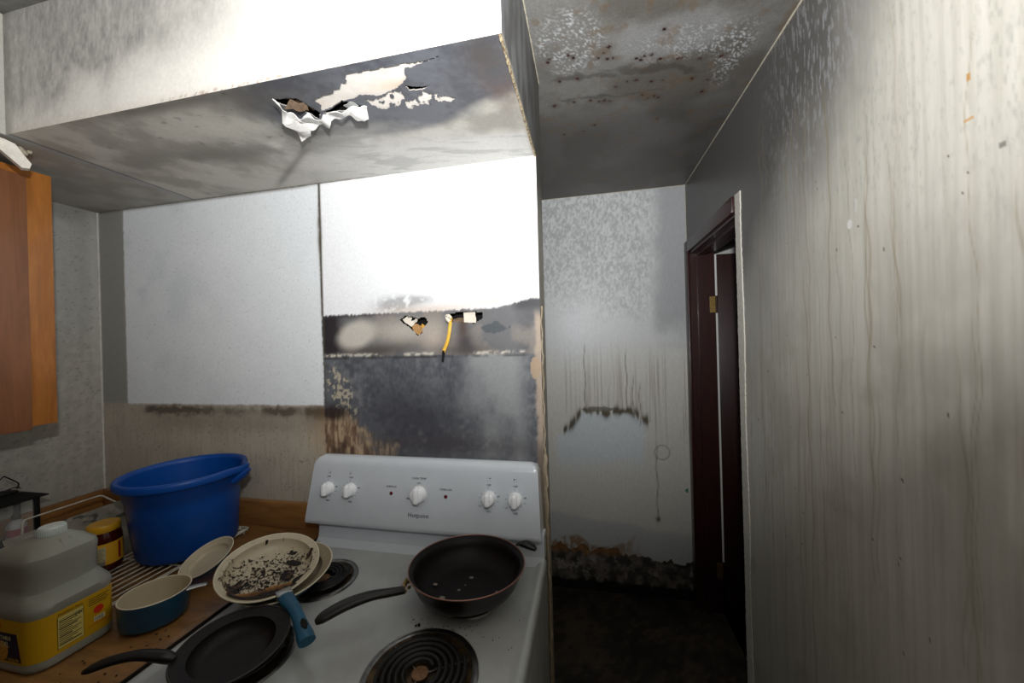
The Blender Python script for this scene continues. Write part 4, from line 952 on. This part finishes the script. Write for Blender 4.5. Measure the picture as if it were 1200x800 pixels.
sweep('grip_lug', [(.142, .030, .195), (.162, .040, .212), (.178, .048, .232)], [.010, .011, .008], M_blue, bk, rh=[.02, .022, .012], n=12, up=(0, 1, 0))
bm = bmesh.new()
for k in range(26):
    a = rnd.uniform(.5, 1.1); z = rnd.uniform(.16, .235); r_ = .130+.04*z
    q = bmesh.ops.create_icosphere(bm, subdivisions=1, radius=rnd.uniform(.001, .0028)); bmesh.ops.translate(bm, verts=q['verts'], vec=(r_*math.cos(a)+.012, r_*math.sin(a)-.014, z))
o = bmo('grime', bm, mat('grime', (90, 92, 70), rough=.9), bk); o['kind'] = 'stuff'

# ------------------------------------------------------------------ wire rack
M_wire = mat('white_coated_wire', (190, 186, 172), rough=.4, grain=.2, gscale=50)
rk = thing('wire_rack', 'long white wire dish rack lying on the worktop under the blue bucket', 'rack', (-1.47, .85, .916))
def rr_(p): return Vector(p)-rk.location
RZ = .927
for k in range(24):
    x = -1.765+.0255*k
    sweep('wire', [rr_((x, .668, RZ)), rr_((x, 1.045, RZ))], .0021, M_wire, rk, n=6)
for y in (.668, .84, 1.045): sweep('cross_bar', [rr_((-1.77, y, RZ-.004)), rr_((-1.175, y, RZ-.004))], .0026, M_wire, rk, n=8)
for x in (-1.77, -1.175): sweep('side_bar', [rr_((x, .668, RZ-.003)), rr_((x, 1.045, RZ-.003))], .0026, M_wire, rk, n=8)
for x in (-1.765, -1.18):
    for y in (.68, 1.035): sweep('foot', [rr_((x, y, .9155)), rr_((x, y, RZ-.003))], .003, M_wire, rk, n=8)
sweep('end_loop', smoothpath([rr_(p) for p in ((-1.205, .93, RZ), (-1.19, 1.0, RZ), (-1.176, 1.043, RZ+.002), (-1.20, 1.050, RZ+.002), (-1.24, 1.046, RZ))], 5), .003, M_wire, rk, n=8)
sweep('end_loop', smoothpath([rr_(p) for p in ((-1.18, .95, RZ), (-1.168, 1.01, RZ+.003), (-1.172, 1.046, RZ+.004))], 5), .003, M_wire, rk, n=8)
def rnd_corner(pts, r=.012):
    out = [Vector(pts[0])]
    for i in range(1, len(pts)-1):
        p = Vector(pts[i]); a = (Vector(pts[i-1])-p).normalized()*r; b = (Vector(pts[i+1])-p).normalized()*r
        for t in (0, .25, .5, .75, 1): out.append((1-t)**2*(p+a)+2*t*(1-t)*p+t*t*(p+b))
    out.append(Vector(pts[-1])); return out
sweep('raised_rail', rnd_corner([rr_(p) for p in ((-1.760, .800, RZ), (-1.760, .804, 1.031), (-1.767, .997, 1.030), (-1.62, .997, .985), (-1.45, .997, .93))]), .0026, M_wire, rk, n=8)

# grey speckled board
gb = thing('speckled_board', 'grey dark-spotted board leaning behind the yellow-lidded jar', 'board', (-1.44, .8, .931))
def bcol(u, v):
    n = fbm(u*30, v*30, 5); c = mix(lin((136, 130, 116)), lin((112, 106, 94)), ss(.35, .65, n))
    c = mix(c, lin((48, 44, 40)), .85*((fbm(u*40, v*70, 9, 2) > .68) & (v > .105)))
    return c
def gbp(y, t): return Vector((-1.405+(-1.492+1.405)*t, y+.03*t*(1 if y > .8 else 0), .931+.137*t))-gb.location
U_ = Vector((0, 1, 0)); V_ = Vector((-.087, .0, .137)); ln_ = V_.length; V_.normalize()
panel('board_face', tuple(Vector((-1.4255, 0, .931))-gb.location), tuple(U_), tuple(V_), (.655, .905), (0, ln_), .004, bcol, mat('speckled_stone', None, rough=.45, grain=.15, attr=True), gb)
Nb = U_.cross(V_); 
vs_ = []
for (y, t) in ((.655, 0), (.905, 0), (.905, ln_), (.655, ln_)):
    p = Vector((-1.4255, y, .931))-gb.location+V_*t; vs_ += [p-Nb*.0004, p-Nb*.006]
pd('board_back', vs_, [(1, 3, 5, 7), (0, 1, 3, 2), (2, 3, 5, 4), (4, 5, 7, 6), (6, 7, 1, 0)], mat('board_edge', (120, 112, 98), rough=.6), gb)

# jar with yellow lid
jr = thing('food_jar', 'round jar of dark red preserve with yellow lid and label, behind the jug', 'jar', (-1.384, .785, .930))
M_red = mat('dark_red_preserve', (62, 14, 12), rough=.12, coat=.6)
lathe('jar_body', [(.0001, 0), (.032, 0), (.036, .004), (.0375, .012), (.0375, .088), (.036, .100), (.032, .110), (.031, .114), (.0001, .114)], M_red, jr, 56)
lathe('lid', [(.0330, .111), (.0345, .113), (.0345, .129), (.033, .1315), (.0001, .1315)], mat('yellow_lid', (208, 156, 34), rough=.4, grain=.1), jr, 56)
M_ylab = mat('yellow_label', (222, 168, 40), rough=.5, grain=.05)
def arc_patch(name, parent, r, a0, a1, z0, z1, m, n=24, c=(0, 0)):
    v = []; f = []
    for k in range(n+1):
        a = a0+(a1-a0)*k/n; v += [(c[0]+r*math.cos(a), c[1]+r*math.sin(a), z0), (c[0]+r*math.cos(a), c[1]+r*math.sin(a), z1)]
        if k: i = 2*k; f.append((i-2, i, i+1, i-1))
    return pd(name, v, f, m, parent, smooth=True)
arc_patch('label', jr, .0379, -2.2, 1.4, .022, .082, M_ylab)
arc_patch('label_panel', jr, .0382, -1.05, -.45, .034, .074, mat('label_white', (190, 180, 140), rough=.6))
arc_patch('label_panel', jr, .0382, -1.0, -.5, .022, .034, mat('label_grey', (120, 120, 110), rough=.6))
for k in range(8): arc_patch('label_print', jr, .0384, -1.02, -.5-.06*(k % 3), .037+.0045*k, .0382+.0045*k, M_ink, 8)
arc_patch('label_band', jr, .0382, .25, .45, .03, .078, mat('label_red', (150, 40, 30), rough=.6))

# ------------------------------------------------------------------ jug
jg = thing('oil_jug', 'half-empty translucent plastic jug with yellow nutrition label at the worktop front', 'jug', (-1.175, .570, .9155))
M_jug = mat('translucent_hdpe', (140, 140, 130), rough=.35, grain=.05, gscale=14, sss=.35, bump=.1, bscale=30)
def rrect(cx, cy, hx, hy, r, z, n=8):
    p = []
    for (sx, sy, a0) in ((1, -1, -PI/2), (1, 1, 0), (-1, 1, PI/2), (-1, -1, PI)):
        for k in range(n+1):
            a = a0+.5*PI*k/n; p.append((cx+sx*(hx-r)+r*math.cos(a), cy+sy*(hy-r)+r*math.sin(a), z))
    return p
def loft(name, secs, m, parent, cap=True, auto=40):
    v = []; f = []; n = len(secs[0])
    for s in secs: v += s
    for i in range(len(secs)-1):
        for k in range(n): k2 = (k+1) % n; f.append((i*n+k, i*n+k2, (i+1)*n+k2, (i+1)*n+k))
    if cap: f.append(tuple(range(n))[::-1]); f.append(tuple((len(secs)-1)*n+k for k in range(n)))
    o = pd(name, v, f, m, parent, auto=auto); fixn(o); return o
# local: base spans x -.11..+.10, y -.065..+.062
secs = [rrect(-.005, 0, .092, .062, .028, 0), rrect(-.005, 0, .099, .067, .032, .006), rrect(-.005, 0, .100, .068, .032, .014), rrect(-.005, 0, .0985, .0665, .031, .020), rrect(-.005, 0, .0985, .0665, .031, .110), rrect(-.005, 0, .100, .068, .033, .118), rrect(-.005, 0, .099, .067, .036, .126),
        rrect(-.010, .0, .090, .062, .036, .138), rrect(-.018, .002, .082, .058, .034, .146), rrect(-.019, .003, .081, .057, .032, .155), rrect(-.018, .003, .082, .058, .032, .190), rrect(-.018, .003, .083, .059, .032, .204), rrect(-.016, .003, .080, .057, .032, .214), rrect(-.006, .004, .055, .044, .030, .228), rrect(.002, .006, .030, .028, .024, .238), rrect(.004, .007, .0215, .0215, .0214, .242)]
loft('jug_body', secs, M_jug, jg)
lathe('cap', [(.0190, .240), (.0205, .242), (.0205, .257), (.0190, .2595), (.0001, .2595)], mat('cap_white', (190, 196, 192), rough=.4), jg, 48, (.004, .007, 0), caps=(True, False))
bm = bmesh.new()
for k in range(36):
    a = 2*PI*k/36; r = bmesh.ops.create_cube(bm, size=1); bmesh.ops.scale(bm, vec=(.0012, .0012, .013), verts=r['verts']); bmesh.ops.translate(bm, vec=(.004+.0207*math.cos(a), .007+.0207*math.sin(a), .249), verts=r['verts'])
o = bmo('cap_ribs', bm, mat('cap_white_ribs', (182, 188, 184), rough=.4), jg); o['kind'] = 'stuff'
# moulded shoulder flutes
for k in range(9):
    a = -2.2+k*.42; P = [(.004+.028*math.cos(a), .007+.026*math.sin(a), .2365), (-.002+.046*math.cos(a), .005+.038*math.sin(a), .230), (-.008+.066*math.cos(a), .004+.050*math.sin(a), .2185)]
    sweep('shoulder_flute', P, [.0015, .003, .001], M_jug, jg, n=8)
M_lab = mat('bright_yellow_label', (196, 152, 18), rough=.4, grain=.04)
def labsec(z, o_=.0006): return rrect(-.005, 0, .0985+o_, .0665+o_, .031+o_, z)
def labtop(k, pts): return pts
loft('label', [labsec(.022), labsec(.108)], M_lab, jg, cap=False)
fx = .0985-.005+.0012   # right face plane x (local)
mwR = lambda y, z, d=0: basis((fx+d, y, z), (0, 1, 0), (0, 0, 1))
mwF = lambda x, z, d=0: basis((x, -.0665-.0012-d, z), (1, 0, 0), (0, 0, 1))
M_ltx = mat('label_ink', (30, 34, 26), rough=.6); M_pale = mat('label_pale_panel', (206, 190, 110), rough=.5); M_navy = mat('label_navy', (16, 22, 60), rough=.5); M_lred = mat('label_red_print', (200, 50, 26), rough=.5)
def quadR(name, y0, y1, z0, z1, d, m): return pd(name, [(fx+d, y0, z0), (fx+d, y1, z0), (fx+d, y1, z1), (fx+d, y0, z1)], [(0, 1, 2, 3)], m, jg)
quadR('nutrition_panel', -.034, .006, .030, .096, 0, M_ltx); quadR('nutrition_panel', -.0332, .0052, .0308, .0888, .0002, M_pale); quadR('nutrition_panel', -.0332, .0052, .0895, .0952, .0002, M_pale)
fix_text('label_print', 'Nutrition Facts', .0062, M_ltx, jg, mwR(-.014, .1005, .0004), .0001)
for k in range(13):
    z = .084-.0040*k; quadR('nutrition_line', -.0318, (.002, -.004, -.012)[k % 3], z, z+(.0016 if k % 4 else .0024), .0004, M_ltx)
fix_text('label_print', '120', .010, M_ltx, jg, mwR(-.001, .0845, .0005), .0001)
for k in range(4): quadR('label_line', .014, .048-.004*(k % 2), .098-.0045*k, .0995-.0045*k, .0002, M_ltx)
r_ = bmesh.new(); q = bmesh.ops.create_circle(r_, cap_ends=True, radius=.0085, segments=20); r_.transform(mwR(.030, .070, .0003)); bmo('label_emblem', r_, M_lred, jg)
quadR('barcode', .022, .040, .046, .056, .0002, mat('label_white_box', (220, 214, 190), rough=.5))
for k in range(7): quadR('barcode_bar', .0235+.0022*k, .0235+.0022*k+.001, .047, .055, .0004, M_ltx)
quadR('label_line', .012, .050, .040, .0412, .0002, M_lred)
# navy patch on the front, part of it rounding the near corner
def quadF(name, x0, x1, z0, z1, d, m, skew=0): return pd(name, [(x0, -.0665-.0008-d, z0), (x1+skew, -.0665-.0008-d, z0), (x1, -.0665-.0008-d, z1), (x0, -.0665-.0008-d, z1)], [(0, 1, 2, 3)], m, jg)
quadF('label_patch', -.075, .048, .026, .082, .0, M_navy, .012)
fix_text('label_print', 'VEGETABLE', .0105, mat('label_cream', (210, 200, 150), rough=.5), jg, basis((.006, -.0681, .072), (1, 0, 0), (0, 0, 1)), .0001)
fix_text('label_print', 'OIL', .0155, mat('label_cream2', (210, 200, 150), rough=.5), jg, basis((.016, -.0681, .059), (1, 0, 0), (0, 0, 1)), .0001)
fix_text('label_print', '1 GALLON', .0075, M_lab, jg, basis((.036, -.0681, .031), (1, 0, 0), (0, 0, 1)), .0001)
r_ = bmesh.new(); bmesh.ops.create_circle(r_, cap_ends=True, radius=.020, segments=28); r_.transform(basis((.004, -.0679, .046), (1, 0, 0), (0, 0, 1))); bmo('label_picture', r_, mat('label_orange', (196, 140, 60), rough=.5, grain=.3, gscale=150), jg)
fix_text('label_print', '100%', .011, M_lred, jg, basis((-.004, -.0681, .094), (1, 0, 0), (0, 0, 1)), .0001)

# ------------------------------------------------------------------ lantern
ln = thing('candle_lantern', 'black metal box lantern with wire loop handle against the left wall', 'lantern', (-1.853, .81, .9165))
M_lk = mat('black_iron', (14, 14, 15), rough=.5, metal=.3)
M_glass = mat('lantern_glass', (210, 214, 208), rough=.08, alpha=.12)
def lb(n, x0, x1, y0, y1, z0, z1, m=M_lk, bev=.001): return box(n, x0, x1, y0, y1, z0, z1, m, ln, bev)
lb('base', -.056, .056, -.056, .056, 0, .022)
lb('base_plate', -.050, .050, -.050, .050, .022, .034)
for sx in (-1, 1):
    for sy in (-1, 1): lb('post', sx*.046-.006, sx*.046+.006, sy*.046-.006, sy*.046+.006, .034, .165)
bm = bmesh.new(); a = [bm.verts.new((sx*.066, sy*.066, .165)) for sx, sy in ((-1, -1), (1, -1), (1, 1), (-1, 1))]; b = [bm.verts.new((sx*.066, sy*.066, .169)) for sx, sy in ((-1, -1), (1, -1), (1, 1), (-1, 1))]; c = [bm.verts.new((sx*.025, sy*.025, .188)) for sx, sy in ((-1, -1), (1, -1), (1, 1), (-1, 1))]
bm.faces.new(a[::-1]); bm.faces.new(c)
for i in range(4): j = (i+1) % 4; bm.faces.new((a[i], a[j], b[j], b[i])); bm.faces.new((b[i], b[j], c[j], c[i]))
bmo('roof', bm, M_lk, ln)
lb('finial', -.020, .020, -.020, .020, .188, .196)
P = smoothpath([(0, -.026, .196), (0, -.030, .212), (0, -.018, .228), (0, -.004, .243), (0, 0, .247), (0, .004, .243), (0, .018, .228), (0, .030, .212), (0, .026, .196)], 5)
sweep('loop_handle', P, .0018, M_lk, ln, n=8, up=(1, 0, 0))
P = smoothpath([(0, -.034, .197), (0, -.020, .203), (0, 0, .199), (0, .020, .203), (0, .034, .197)], 5); sweep('scroll', P, .0018, M_lk, ln, n=8, up=(1, 0, 0))
lb('glass_pane', .0455, .0465, -.040, .040, .034, .165, M_glass, 0); lb('glass_pane', -.040, .040, -.0465, -.0455, .034, .165, M_glass, 0)
# dark-capped bottle standing inside the lantern
bt = thing('small_bottle', 'small whitish bottle with dark cap and pink label inside the black lantern', 'bottle', (-1.853, .833, .951))
lathe('bottle_body', [(.0001, 0), (.020, 0), (.022, .004), (.022, .045), (.016, .056), (.008, .062), (.008, .066)], mat('pale_bottle', (190, 186, 186), rough=.35), bt, 32)
lathe('cap', [(.0105, .064), (.0105, .078), (.006, .086), (.006, .104), (.0001, .105)], mat('plum_cap', (40, 28, 40), rough=.4), bt, 24, caps=(True, False))
arc_patch('label', bt, .0223, -2, 1.2, .012, .036, mat('pink_label', (168, 92, 96), rough=.6))
